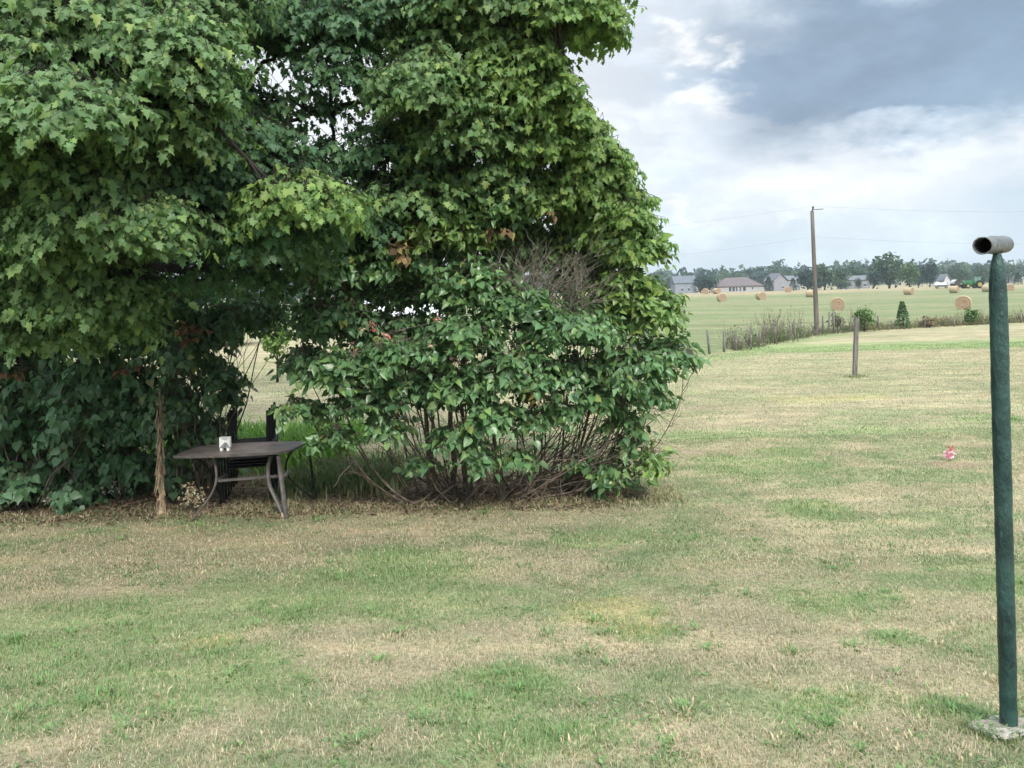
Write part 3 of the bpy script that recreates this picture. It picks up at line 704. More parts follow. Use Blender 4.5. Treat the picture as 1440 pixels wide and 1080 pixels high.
# bare dead twigs in the upper right of the bush
paths = []; r0 = []; r1 = []
for i in range(85):
    a = P3(at(R.uniform(720, 820), R.uniform(400, 450), 8.75+R.uniform(-.35, .3))); ang = R.uniform(-.9, 1.15)
    L = R.uniform(.35, .8); e = a + np.array([math.sin(ang)*L, R.normal(-.1, .25), math.cos(ang)*L*.8])
    p = wander(a, e, 9, .05, -.05); paths.append(p); r0.append(R.uniform(.004, .007)); r1.append(.0018)
    for _ in range(7):
        j = R.integers(2, 9); dv = norm(norm(e-a)+R.normal(0, .5, 3))
        p2 = wander(p[j], p[j]+dv*R.uniform(.12, .35), 5, .08); paths.append(p2); r0.append(.0028); r1.append(.0012)
v, f = join_np(tubes_np(paths, r0, r1, 4)); o = link('dead_twigs', npmesh('dead_twigs', v, f), M['twig'], lilac, True); o['label'] = 'tangle of bare grey brown twigs'
# withered leaf clumps
wl = [(572, 355, 8.4, .08, .2, .12, 20), (705, 325, 8.5, .12, .2, .06, 14), (745, 545, 8.35, .07, .2, .16, 26), (770, 300, 8.6, .08, .2, .05, 6), (560, 350, 8.3, .06, .2, .05, 10)]
P, D, N0, S, C, A, B = [np.concatenate(z) for z in zip(*[sprays(at(a, b_, c_), (d, e, f_), int(g_*.6), 6, .08, .16, cols=[(.17, .11, .06), (.26, .25, .08), (.12, .075, .045)], wts=[3, 2, 2]) for a, b_, c_, d, e, f_, g_ in wl])]
v, f, c = stamp(P, D, N0, S, LILAC[0], LILAC[1], C); o = link('withered_leaves', npmesh('withered_leaves', v, f, c), M['dry'], lilac, True); o['label'] = 'brown and yellow withered leaves'

# ---- left shrubs
def shrub(name, label, lst, cols, size, base_px, bd, nstem=26, tpl=VINE, dens=1.0, wts=(5, 5, 2, .3), matl='shrub_leaf'):
    bl = on(base_px, bd); e = empty(name, bl, label, 'bush')
    bo = [(at(px, py, d), (rx, ry, rz), f, cols) for px, py, d, rx, ry, rz, f in lst]
    bo2 = []
    for b_ in bo:
        c = Vector(b_[0]); g0 = gzf(c.x, c.y); rz = b_[1][2]
        if c.z - rz < g0: c.z = g0 + rz*.9
        bo2.append((c,)+b_[1:])
    fo, A, B = foliage('foliage', bo2, 7, size, .26, M[matl], e, tpl, cols, list(wts), dens, droop=.6, upb=.45)
    paths = []; r0 = []; r1 = []; hubs = []
    for i, b_ in enumerate(bo2):
        c = P3(b_[0])
        for _ in range(2):
            s0 = P3(bl) + [R.normal(0, .2)+(.55 if c[0] < bl.x else .12)*(c[0]-bl.x), .55*(c[1]-bl.y)+R.normal(0, .15), 0]; s0[2] = gzf(s0[0], s0[1])-.02
            p = wander(s0, c+R.normal(0, .1, 3), 10, .05); paths.append(p); r0.append(.014); r1.append(.005); hubs += [p[6], p[8], p[9]]
            for _ in range(3):
                p2 = wander(p[R.integers(4, 10)], c+R.normal(0, .5, 3)*np.array(b_[1]), 5, .06); paths.append(p2); r0.append(.005); r1.append(.002); hubs += [p2[2], p2[4]]
    HB = np.array(hubs); near = np.concatenate([HB[((A[i:i+500, None]-HB[None])**2).sum(2).argmin(1)] for i in range(0, len(A), 500)])
    v, f = join_np(tubes_np(paths, r0, r1, 5)); link('stems', npmesh('stems', v, f, None, True), M['stem'], e, True)
    v, f = join_np([sticks(near, A, .003, .002, 3), sticks(A, B, .003, .0015, 3)]); link('twigs', npmesh('twigs', v, f), M['stem'], e, True)
    return e
SC = [(.085, .175, .08), (.105, .20, .09), (.065, .14, .065), (.2, .24, .08)]
SD = [(.06, .13, .06), (.08, .155, .07), (.10, .175, .065), (.18, .2, .05)]
left = []
for px in range(-120, 250, 58):
    for py, rr in ((470, .42), (540, .42), (600, .4), (655, .34), (690, .2)):
        if px > 210 and py > 600: continue
        left.append((px+random.uniform(-15, 15), py+random.uniform(-12, 12), 9.35+random.uniform(-.2, .3)+(.3 if px > 140 else 0), rr, .4, rr*.85, 44))
for px in range(-140, 240, 95):
    for py in (450, 560, 660): left.append((px, py, 10.5+random.uniform(-.2, .2), .65, .4, .5, 24))
shrub('leafy_shrub', 'dense dark green shrub with broad leaves reaching the ground under the maple', left, SC, .105, 60, 9.3)
mid = [(250, 430, 9.5, .3, .4, .3, 40), (255, 500, 9.3, .34, .4, .3, 46), (300, 470, 9.7, .35, .4, .32, 40), (310, 540, 9.5, .28, .35, .28, 46), (250, 570, 9.3, .3, .35, .28, 46), (340, 450, 9.8, .35, .4, .3, 34), (318, 560, 9.5, .15, .25, .12, 55), (270, 620, 9.5, .26, .3, .22, 44),
       (240, 670, 9.5, .26, .3, .18, 44), (300, 600, 9.7, .2, .3, .14, 44), (375, 440, 10.2, .4, .4, .26, 26), (300, 650, 10.2, .26, .3, .2, 34), (280, 500, 10.5, .5, .4, .6, 26), (260, 620, 10.5, .4, .3, .5, 26)]
shrub('vine_shrub', 'dark vine grown shrub arching over the table end behind the dead trunk', mid, SD, .085, 265, 9.6)
# withered reddish leaves in it
P, D, N0, S, C, A, B = [np.concatenate(z) for z in zip(*[sprays(at(a, b_, c_), (d, .15, f_), int(g_), 6, .07, .16, cols=[(.15, .07, .045), (.2, .13, .07), (.10, .055, .035)], wts=[3, 2, 2]) for a, b_, c_, d, f_, g_ in [(245, 405, 8.9, .05, .08, 7), (268, 470, 9.0, .07, .14, 9), (185, 515, 8.9, .06, .08, 4), (15, 530, 8.9, .14, .1, 6)]])]
v, f, c = stamp(P, D, N0, S, LILAC[0], LILAC[1], C)
vs_ = [o for o in sc.objects if o.name.startswith('vine_shrub')][0]
link('withered_leaves', npmesh('withered_leaves', v, f, c), M['dry'], vs_, True)

# ------------------------------------------------------------------ litter, weeds, low plants (stuff)
n = 9000
x = np.concatenate([R.uniform(-6.6, 1.5, n), R.uniform(-6.6, 1.2, n//4)]); y = np.concatenate([9.1+np.abs(R.normal(0, .75, n))-.45+.25*fbm(np.linspace(0, 90, n)*0+3, np.zeros(n), 1), 8.65+R.normal(0, .16, n//4)])
z = gz(x, y)+.008+.012*R.random(len(x)); P = np.stack([x, y, z], 1); n = len(x)
D = norm(np.stack([R.normal(0, 1, n), R.normal(0, 1, n), R.normal(0, .22, n)], 1)); N0 = np.array([0, 0, 1.])+R.normal(0, .35, (n, 3))
v, f, c = stamp(P, D, N0, .025+.04*R.random(n), OVAL[0]*[1.6, 1, 1], OVAL[1], palette(n, [(.17, .115, .08), (.25, .18, .12), (.10, .07, .05), (.34, .27, .18)], [4, 3, 3, 1]))
tag(link('leaf_litter', npmesh('leaf_litter', v, f, c), M['dry']), 'brown fallen leaves and litter along the foot of the bushes', 'leaf litter', kind='stuff')
def patch(name, label, cat, pts, h, cols, wd_, mat_='grass', lean=.5):
    x, y = pts; n = len(x); z = gz(x, y)-.01; P = np.stack([x, y, z], 1); a = R.random(n)*2*PI
    L = np.stack([np.cos(a), np.sin(a), 0*a], 1)*lean*(.4+.9*R.random((n, 1))); X = np.stack([-np.sin(a), np.cos(a), 0*a], 1); hh = h*(.45+.8*R.random(n))[:, None]
    up = np.array([[0, 0, 1.]]); wq = wd_*(.6+.8*R.random((n, 1)))
    mid_ = P+(up*.6+L*.3)*hh; tip = P+(up*.9+L)*hh
    Vv = np.stack([P-X*wq, P+X*wq, mid_-X*wq*1.2, mid_+X*wq*1.2, tip], 1).reshape(-1, 3)
    Fv = (np.array([[0, 1, 3], [0, 3, 2], [2, 3, 4]])[None] + (np.arange(n)*5)[:, None, None]).reshape(-1, 3)
    return tag(link(name, npmesh(name, Vv, Fv, np.repeat(palette(n, cols, [1]*len(cols)), 5, axis=0)), M[mat_]), label, cat, kind='stuff')
wc = on(370, 12.6)
patch('green_weeds', 'bright green tall weeds growing behind the table and chairs', 'weeds', (R.uniform(-5.6, -2.6, 5200), 12.4+R.normal(0, .75, 5200)), .34, [(.22, .36, .08), (.27, .40, .10), (.15, .27, .07)], .013)
patch('undergrowth', 'low grey green weeds growing between the lilac stems and the table', 'weeds', (R.uniform(-3.0, -1.4, 5200), 10.3+R.normal(0, .45, 5200)), .22, [(.09, .16, .07), (.14, .17, .08), (.25, .22, .13)], .006)
patch('dry_grass', 'fringe of longer dry grass at the foot of the bushes', 'grass', (np.concatenate([R.uniform(-6.8, 1.9, 5200), R.uniform(.2, 1.9, 1500), R.uniform(-3.4, -2.2, 1500)]), np.concatenate([8.72+R.normal(0, .16, 5200), 9.1+R.normal(0, .25, 1500), 8.9+R.normal(0, .2, 1500)])), .065, [(.36, .28, .18), (.25, .20, .12), (.16, .2, .09), (.42, .34, .22)], .0032, lean=.9)

n = 650; x, y = scatter(n, 2.7, 11, 1.3); kp = fields(x, y)[0] < .75; x, y = x[kp], y[kp]; n = len(x)
kk = 16; cx_ = np.repeat(x, kk)+R.normal(0, .035, n*kk); cy_ = np.repeat(y, kk)+R.normal(0, .035, n*kk); P = np.stack([cx_, cy_, gz(cx_, cy_)+.004+.014*R.random(n*kk)], 1)
D = np.stack([R.normal(0, 1, n*kk), R.normal(0, 1, n*kk), np.abs(R.normal(0, .35, n*kk))], 1)
v, f, c = stamp(P, D, np.array([0, 0, 1.])+R.normal(0, .3, (n*kk, 3)), .010+.016*R.random(n*kk), OVAL[0]*[1.6, 1, 1], OVAL[1], palette(n*kk, [(.13, .23, .08), (.17, .26, .10), (.14, .20, .11)], [2, 2, 1]))
tag(link('broadleaf_weeds', npmesh('broadleaf_weeds', v, f, c), M['grass']), 'flat broadleaf weeds and clover scattered in the lawn', 'weeds', kind='stuff')

# ------------------------------------------------------------------ patio table
def table():
    a = [at(241, 642, 8.37), at(403, 635.5, 8.48), at(433, 620.5, 9.15), at(284, 627, 9.05)]
    z0 = gzf(-3, 8.7)
    c0 = (a[0]+a[1]+a[2]+a[3])/4
    e = empty('patio_table', (c0.x, c0.y, z0), 'low dull brown metal patio table with a thin oblong top and curved legs', 'table')
    a[0].z = a[1].z+.0; zt = a[1].z
    pts = []
    A = [Vector((p.x, p.y, p.z)) for p in a]
    # gently bowed edges, rounded corners
    def edge(p, q_, bow, n=8):
        m = (p+q_)/2 + Vector((-(q_-p).y, (q_-p).x, 0)).normalized()*-bow
        return curve3(p.lerp(q_, .05), m*1.0 + (m-(p+q_)/2), q_.lerp(p, .05), n)
    ring = edge(A[0], A[1], .05) + edge(A[1], A[2], .02) + edge(A[2], A[3], .05) + edge(A[3], A[0], .02)
    n = len(ring); m = MB()
    cc = sum(ring, Vector())/n
    prof = [(0, 0, 1.0), (0.006, 0, 1.0), (.012, 0, .985), (.012, -.0, .93)]
    vs = []
    for dz, _, s in ((-.022, 0, .97), (-.020, 0, 1.0), (.002, 0, 1.004), (.008, 0, .985), (.006, 0, .955)):
        for p in ring: vs.append(cc.lerp(p, s)+Vector((0, 0, dz)))
    fs = []
    for r in range(4):
        for k in range(n): fs.append((r*n+k, r*n+(k+1) % n, (r+1)*n+(k+1) % n, (r+1)*n+k))
    m.add(vs, fs); m.build('table_rim', M['tableframe'], e, True)
    m = MB(); vs = [cc.lerp(p, .957)+Vector((0, 0, .0055+.003*random.random())) for p in ring] + [cc.lerp(p, .5)+Vector((0, 0, .002)) for p in ring] + [cc+Vector((0, 0, .001))]
    fs = [(k, (k+1) % n, n+(k+1) % n, n+k) for k in range(n)] + [(n+k, n+(k+1) % n, 2*n) for k in range(n)]
    b0_ = len(vs); vs += [v_-Vector((0, 0, .016)) for v_ in vs[:n]]; fs += [tuple(b0_+k for k in reversed(range(n)))]
    m.add(vs, fs); m.build('tabletop', M['tabletop'], e, True)
    def leg(pts, wdt, mt_, dz=0):
        m_ = MB(); P_ = [at(*p) for p in pts]
        P_[-1].z = min(P_[-1].z, gzf(P_[-1].x, P_[-1].y)+.0)
        # smooth through the points
        out = []
        for i in range(len(P_)-1):
            p0 = P_[max(i-1, 0)]; p1 = P_[i]; p2 = P_[i+1]; p3 = P_[min(i+2, len(P_)-1)]
            for t in [k/5 for k in range(5)]:
                out.append(.5*((2*p1)+(p2-p0)*t+(2*p0-5*p1+4*p2-p3)*t*t+(3*p1-p0-3*p2+p3)*t**3))
        out.append(P_[-1]); m_.tube(out, wdt, 8, flat=.55); return m_.build('leg', mt_, e, True)
    leg([(392, 640, 8.52), (395, 670, 8.48), (399, 700, 8.42), (403, 727, 8.38)], .030, M['tableframe'])
    leg([(381, 641, 8.58), (377, 660, 8.60), (379, 682, 8.58), (387, 700, 8.54), (399, 714, 8.46)], .024, M['tableframe'])
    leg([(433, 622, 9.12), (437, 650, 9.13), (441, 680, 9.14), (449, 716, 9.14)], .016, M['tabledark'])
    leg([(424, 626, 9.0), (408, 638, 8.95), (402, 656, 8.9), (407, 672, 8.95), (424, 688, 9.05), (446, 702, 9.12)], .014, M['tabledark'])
    leg([(300, 640, 8.5), (303, 655, 8.5), (304, 675, 8.48), (296, 697, 8.44), (269, 724, 8.36)], .014, M['tableframe'])
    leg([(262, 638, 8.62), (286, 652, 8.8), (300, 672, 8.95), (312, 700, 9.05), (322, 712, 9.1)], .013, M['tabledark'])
    m = MB(); p, q_ = at(306, 676, 8.62), at(402, 668.5, 8.66); m.bar(p, q_, .045, .022); m.bar(at(402, 668, 8.66), at(404, 662, 8.92), .03, .02); m.bar(at(306, 675, 8.62), at(318, 667, 8.95), .03, .02); m.build('stretcher', M['tableframe'], e, True)
    return e, cc
tbl, tcc = table()
# small white ornament on the table
op = at(316, 634, 8.62); op.z = tcc.z + .009
orn = empty('ornament', op, 'small square white ornament with a grey triangle, standing on two feet on the table', 'ornament')
s = .118; m = MB()
bz = .035
fr = [(-s/2, 0, bz), (s/2, 0, bz), (s/2, 0, bz+s), (-s/2, 0, bz+s)]
inn = [(-s*.12, .03, bz+s*.45), (s*.12, .03, bz+s*.45), (s*.12, .03, bz+s*.62), (-s*.12, .03, bz+s*.62)]
bk = [(x_, .045, z_) for x_, _, z_ in fr]
m.add(fr+inn+bk, [(1, 2, 6, 5), (2, 3, 7, 6), (3, 0, 4, 7), (4, 5, 6, 7), (0, 8, 9, 1), (1, 9, 10, 2), (2, 10, 11, 3), (3, 11, 8, 0), (8, 11, 10, 9)]); m.build('body', M['white'], orn)
m = MB(); m.add([fr[0], fr[1], inn[1], inn[0]], [(0, 1, 2, 3)]); m.tube([(0, .012, bz+.01), (0, .018, bz+s*.5)], .007, 6); m.build('lower_panel', mat('grey_panel', (.18, .18, .19), .6), orn)  # lower panel and its small tube are darker grey than the body
for sx in (-1, 1):
    m = MB(); m.box((sx*s*.32, .015, bz/2), (.026, .045, bz)); m.build('foot', M['white'], orn)

# ------------------------------------------------------------------ stacked chairs
def chair(loc, rz, label):
    e = empty('stacking_chair', loc, label, 'chair', 'stacked black chairs behind the table', rz)
    W = .235
    for sx in (-1, 1):
        m = MB(); m.bar((sx*W, .20, .40), (sx*W, .37, 1.0), .055, .03, up=(1, 0, 0)); m.build('back_post', M['black'], e)
        m = MB(); m.tube(curve3((sx*W, .24, .40), (sx*W, .22, .12), (sx*(W+.02), .33, 0), 9), .013, 6); m.build('leg', M['black'], e)
        m = MB(); m.tube([(sx*(W+.01), .28, .63)] + curve3((sx*(W+.05), .1, .64), (sx*(W+.06), -.27, .68), (sx*(W+.05), -.27, .42), 9) + curve3((sx*(W+.05), -.265, .40), (sx*(W+.04), -.25, .2), (sx*(W+.04), -.30, 0), 6), .013, 6); m.build('arm', M['black'], e)
    m = MB(); m.add([(-W, -.24, .43), (W, -.24, .43), (W, 0, .405), (W, .21, .41), (-W, .21, .41), (-W, 0, .405)] + [(-W, -.24, .415), (W, -.24, .415), (W, 0, .39), (W, .21, .395), (-W, .21, .395), (-W, 0, .39)],
        [(0, 1, 2, 5), (5, 2, 3, 4), (6, 11, 8, 7), (11, 10, 9, 8), (0, 6, 7, 1), (1, 7, 8, 2), (2, 8, 9, 3), (3, 9, 10, 4), (4, 10, 11, 5), (5, 11, 6, 0)]); m.build('seat', M['black'], e)
    m = MB(); m.add([(-W, .215, .42), (W, .215, .42), (W, .255, .58), (-W, .255, .58), (-W, .225, .42), (W, .225, .42), (W, .265, .58), (-W, .265, .58)], [(0, 1, 2, 3), (7, 6, 5, 4), (0, 4, 5, 1), (3, 2, 6, 7), (0, 3, 7, 4), (1, 5, 6, 2)]); m.build('back_sling', M['sling'], e)
    return e
c0 = on(362, 9.45)
lab = ['bottom chair of the black stack behind the table', 'second chair from the bottom of the black stack behind the table', 'third chair up in the black stack behind the table', 'topmost chair of the black stack behind the table']
for i in range(4):
    chair((c0.x - .10 - .022*(3-i), c0.y + .03*i, c0.z + .03*i), math.radians(14), lab[i])

# ------------------------------------------------------------------ dead trunk
dt = on(221, 8.72); top = at(224, 548, dt.y)
e = empty('dead_trunk', dt, 'dead peeling tree stub, tan and brown, standing against the dark shrub', 'dead tree')
pts = [dt.lerp(top, t) + Vector((math.sin(t*9)*.012, 0, 0)) for t in np.linspace(-.03, 1, 14)]
m = MB(); m.tube(pts, list(np.interp(np.linspace(0, 1, 14), [0, .1, .5, .8, 1], [.048, .034, .027, .018, .009])), 10, wob=.35); m.build('trunk', M['deadbark'], e, True)
m = MB()
for i in range(90):
    t = random.random()**1.2*.93; p = dt.lerp(top, t); a = random.uniform(PI*.9, PI*2.1); r = float(np.interp(t, [0, .5, 1], [.048, .034, .015]))
    o = Vector((math.cos(a), math.sin(a), 0)); L = random.uniform(.04, .13); wq = Vector((-o.y, o.x, 0))*random.uniform(.006, .016)
    b_ = p+o*r*.9; q_ = b_+o*random.uniform(.008, .035)+Vector((0, 0, -L)); k_ = o*.004
    m.add([b_-wq, b_+wq, q_+wq*.6, q_-wq*.6, b_-wq+k_, b_+wq+k_, q_+wq*.6+k_, q_-wq*.6+k_], [(0, 1, 2, 3), (7, 6, 5, 4), (0, 4, 5, 1), (2, 6, 7, 3), (1, 5, 6, 2), (3, 7, 4, 0)])
m.build('peeling_bark', M['deadbark'], e, True)

# ------------------------------------------------------------------ small weeds with pale seed heads
def weed(px, py, h, label, nb=9, cols=((.50, .50, .42), (.35, .38, .28))):
    p = hit(px, py); e = empty('flowering_weed', p, label, 'weed', 'pale weeds at the foot of the bushes')
    A = []; B = []; hp = []
    for i in range(nb):
        d = Vector((random.gauss(0, .28), random.gauss(0, .25), 1)).normalized(); t = d*h*random.uniform(.6, 1)
        A.append((0, 0, 0)); B.append(tuple(t))
        for j in range(5):
            q_ = t*random.uniform(.4, 1); r_ = q_+Vector((random.gauss(0, .05), random.gauss(0, .05), random.uniform(.01, .06))); A.append(tuple(q_)); B.append(tuple(r_)); hp += [r_, r_*.97]
    v, f = sticks(A, B, .0025, .0015, 3); link('stalks', npmesh('stalks', v, f), M['stem'], e)
    n = len(hp)*3; P = np.repeat(np.array([tuple(q_) for q_ in hp]), 3, 0)+R.normal(0, .008, (n, 3))
    v, f, c = stamp(P, R.normal(0, 1, (n, 3)), R.normal(0, 1, (n, 3)), .016+.014*R.random(n), OVAL[0]*[2, 1, 1], OVAL[1], palette(n, cols, [1]*len(cols)))
    link('seed_heads', npmesh('seed_heads', v, f, c), M['dry'], e)
weed(165, 706, .33, 'pale weed with white seed heads standing between the shrub foot and the dead trunk', 11)
weed(64, 716, .18, 'small grey weed with seed heads in front of the broad leaved shrub', 6)
weed(8, 722, .24, 'grey green leafless looking weed farthest from the table along the shrub foot', 8, ((.26, .32, .2), (.18, .26, .14)))
weed(270, 722, .34, 'bushy weed with pale and brown seed heads under the end of the table', 13, ((.45, .45, .33), (.35, .22, .12)))
weed(88, 712, .14, 'tiny pale weed beside the small grey weed', 5)

# ------------------------------------------------------------------ pink flowering vine inside the lilac
fv = empty('flowering_vine', on(560, 8.9), 'vine with faded pink and red flowers climbing inside the lilac', 'vine')
paths = [wander(P3(on(575, 9.0)), P3(at(540, 470, 8.15)), 14, .05), wander(P3(at(540, 470, 8.15)), P3(at(520, 458, 8.1)), 5, .05), wander(P3(at(545, 480, 8.15)), P3(at(500, 497, 8.0)), 5, .05), wander(P3(on(600, 9.0)), P3(at(608, 484, 8.1)), 14, .04), wander(P3(at(608, 484, 8.1)), P3(at(615, 452, 8.1)), 5, .05)]
v, f = join_np(tubes_np(paths, [.006]*5, [.003]*5, 5)); link('stem', npmesh('stem', v, f, None, True), M['stem'], fv, True)
for px, py, rr, cs, nn_ in [(522, 460, .055, ((.38, .10, .11), (.48, .18, .17)), 40), (543, 475, .06, ((.45, .17, .15), (.5, .24, .2)), 44), (500, 497, .035, ((.45, .22, .17),), 18), (615, 451, .04, ((.6, .42, .33), (.55, .2, .16)), 20), (608, 484, .03, ((.65, .42, .36),), 14), (506, 462, .03, ((.5, .35, .26),), 14)]:
    c_ = P3(at(px, py, 8.02)); n = int(nn_*.55); rr *= .8; P = c_+R.normal(0, 1, (n, 3))*[rr*.7, rr*.5, rr*.55]
    v, f, c = stamp(P, R.normal(0, 1, (n, 3)), R.normal(0, 1, (n, 3)), .022+.025*R.random(n), OVAL[0], OVAL[1], palette(n, cs, [1]*len(cs)))
    link('flower', npmesh('flower', v, f, c), M['dry'], fv, True)

# ------------------------------------------------------------------ clothesline pole
pb = hit(1419, 1026); dpole = pb.y+.0
ptop = at(1402, 352, dpole)
pole = empty('clothesline_pole', pb, 'tall green painted metal clothesline pole with a short grey pipe across its top', 'pole')
gpm = bpy.data.materials.new('green_paint'); gpm.use_nodes = True; q = NG(gpm.node_tree); b = q.n['Principled BSDF']
oc = q.new('ShaderNodeTexCoord').outputs['Object']
n1_ = q.noise(oc, 7, 6, .7); n2_ = q.noise(q.vm('MULTIPLY', oc, (1, 1, .5)), 60, 3, .6); n3_ = q.noise(q.vm('MULTIPLY', oc, (1, 1, .7)), 26, 4, .7); n4_ = q.noise(q.vm('MULTIPLY', oc, (1, 1, .35)), 14, 5, .7)
cc_ = q.mix(q.sstep(n1_.outputs[0], .35, .65), (.008, .028, .028), (.026, .070, .062))
cc_ = q.mix(q.sstep(n4_.outputs[0], .62, .72, 0, .6), cc_, (.07, .115, .115))
cc_ = q.mix(q.sstep(n3_.outputs[0], .63, .66), cc_, (.008, .014, .014))
cc_ = q.mix(q.sstep(n3_.outputs[0], .67, .69), cc_, (.15, .065, .035))
wh = q.noise(q.vm('ADD', q.vm('MULTIPLY', oc, (1, 1, .4)), (3.1, 1.7, .3)), 17, 5, .7)
cc_ = q.mix(q.sstep(wh.outputs[0], .74, .76), cc_, (.42, .46, .44))
q.put(b.inputs['Base Color'], cc_); b.inputs['Roughness'].default_value = .42
hgt = q.math('ADD', q.math('MULTIPLY', n2_.outputs[0], .6), q.math('ADD', q.sstep(n3_.outputs[0], .66, .70, 0, -.6), n4_.outputs[0]))
bp = q.new('ShaderNodeBump', {'Strength': 1.0, 'Distance': .012, 'Height': hgt}); q.put(b.inputs['Normal'], bp.outputs[0])
NS = 150; ax = (ptop-pb); pts = [pb + ax*t for t in np.linspace(-.015, 1, NS)]
tt = np.linspace(-.015, 1, NS)
rads = np.interp(tt, [-.1, 0, .02, .80, .90, .936, .966, .985, 1], [.036, .036, .0345, .0362, .0352, .0335, .0275, .0185, .0145])
m = MB(); NN = 40; vs = []
axn = ax.normalized(); xx = axn.orthogonal().normalized(); yy_ = axn.cross(xx)
for i in range(NS):
    for k in range(NN):
        a = 2*PI*k/NN; nz = (vnoise(np.array([k*.55+3]), np.array([i*.5]))[0]-.5)*.0022 + (vnoise(np.array([k*.2]), np.array([i*.13+7]))[0]-.5)*.0025
        r = rads[i]+nz; vs.append(pts[i]+xx*math.cos(a)*r+yy_*math.sin(a)*r)
fs = [(i*NN+k, i*NN+(k+1) % NN, (i+1)*NN+(k+1) % NN, (i+1)*NN+k) for i in range(NS-1) for k in range(NN)]
m.add(vs, fs, True); o = m.build('post', gpm, pole, True)
galv = mat('galvanised_pipe', (.14, .15, .15), .55, metal=.15, var=.35, scale=22, bump=.5, bscale=70, color2=(.10, .055, .035), thr=(.60, .68))
pa = at(1381.5, 345.5, dpole-.17); pc = at(1413, 343.5, dpole+.21)
axp = (pc-pa); L = axp.length; axp.normalize(); xx = Vector((0, 0, 1)).cross(axp).normalized(); yy_ = axp.cross(xx)
def lathe(mb, prof, NNN=28, jit=0.0):
    vs = []; n = len(prof)
    for i, (s_, r) in enumerate(prof):
        for k in range(NNN):
            a = 2*PI*k/NNN; rj = r*(1+jit*math.sin(3*a+i))+ (random.uniform(-.0012, .0012) if jit else 0)
            vs.append(pa+axp*(s_+(.004*math.sin(5*a) if i in (0, n-1) else 0))+xx*math.cos(a)*rj+yy_*math.sin(a)*rj)
    fs = [(i*NNN+k, i*NNN+(k+1) % NNN, (i+1)*NNN+(k+1) % NNN, (i+1)*NNN+k) for i in range(n-1) for k in range(NNN)]
    mb.add(vs, fs, True)
m = MB(); lathe(m, [(.12, .031), (.02, .0315), (.004, .0325), (0, .034), (.0, .0365), (.006, .0380), (.02, .037), (.10, .0365), (.19, .0365), (.205, .040), (.23, .041), (.27, .041), (.30, .040), (L-.03, .040), (L, .038), (L+.004, .034), (L, .031), (L-.1, .030)], jit=.012)
m.build('cross_pipe', galv, pole, True)
m = MB(); wp_ = ptop - axn*.004; m.tube([wp_-axn*.012, wp_-axn*.006, wp_, wp_+axn*.006], [.0150, .0195, .0215, .020], 14, wob=.35); m.build('weld', mat('weld_rust', (.13, .07, .045), .9, var=.5, scale=60, bump=1, bscale=120), pole, True)
m = MB(); lathe(m, [(.012, .0288), (.011, .022), (.013, .020)], 28); 
m = MB(); vs = []
for k in range(28):
    a = 2*PI*k/28; vs.append(pa+axp*.121+xx*math.cos(a)*.032+yy_*math.sin(a)*.032)
m.add(vs, [tuple(range(28))]); m.build('bore_shade_disc', mat('bore_shade', (.02, .014, .012), .9), pole, True)  # near-black disc paints the shade inside the open, hollow pipe
# concrete footing
ft = hit(1412, 1024)
e = tag(None or bpy.data.objects.new('concrete_footing', None), None) if False else None
m = MB(); n = 26; vs = []; 
for zz_, s_ in ((-.05, 1.0), (.012, 1.0), (.022, .9), (.026, .3)):
    for k in range(n):
        a = 2*PI*k/n; r = (.118+.03*math.sin(a*2+1)+.014*math.sin(a*5)+.01*random.random())*s_
        x_ = pb.x-.012+math.cos(a)*r*1.05; y_ = pb.y-.0+math.sin(a)*r*1.0; vs.append((x_, y_, gzf(x_, y_)+zz_))
m.add(vs, [(i*n+k, i*n+(k+1) % n, (i+1)*n+(k+1) % n, (i+1)*n+k) for i in range(3) for k in range(n)] + [tuple(3*n+k for k in range(n))], False)
tag(m.build('concrete_footing', M['concrete']), 'irregular crumbling concrete patch around the foot of the green pole', 'footing')

# ------------------------------------------------------------------ wooden post in the lawn
wp = hit(1202, 529); wt = at(1204.5, 449, wp.y)
e = empty('wooden_post', wp, 'grey weathered square wooden post standing alone in the lawn', 'post')
m = MB(); pts = [wp.lerp(wt, t) for t in np.linspace(-.04, 1, 12)]; m.tube(pts, [.07*(1+.08*random.uniform(-1, 1)) for _ in pts], 4, wob=.06); o = m.build('shaft', M['wood'], e, True)
for p_ in o.data.polygons: p_.use_smooth = False
m = MB()
for i in range(5): m.bar(wt+Vector((random.uniform(-.05, .05), random.uniform(-.04, .04), -.03)), wt+Vector((random.uniform(-.06, .06), 0, random.uniform(.03, .10))), .03, .02)
m.build('split_top', M['wood'], e, True)

# ------------------------------------------------------------------ pink flower in the lawn
pf = hit(1336, 648); e = empty('flower', pf, 'pink flower with a red top sticking up from the lawn beside a bare soil strip', 'flower')
m = MB(); m.tube([(0, 0, -.01), (.004, 0, .08), (0, 0, .12)], .004, 6); m.build('stem', M['grass'] if False else mat('flower_stem', (.2, .28, .1)), e)
n = 46; P = np.stack([R.normal(0, .022, n), R.normal(0, .02, n), .03+.10*R.random(n)], 1)
v, f, c = stamp(P, R.normal(0, 1, (n, 3))+[0, 0, .8], R.normal(0, 1, (n, 3)), .035+.025*R.random(n), OVAL[0]*[1.7, 1, 1], OVAL[1], palette(n, [(.85, .45, .58), (.9, .62, .7), (.8, .3, .45)], [2, 2, 1]))
link('pink_petals', npmesh('pink_petals', v, f, c), M['dry'], e)
n = 18; P = np.stack([R.normal(.008, .022, n), R.normal(0, .02, n), .13+.05*R.random(n)], 1)
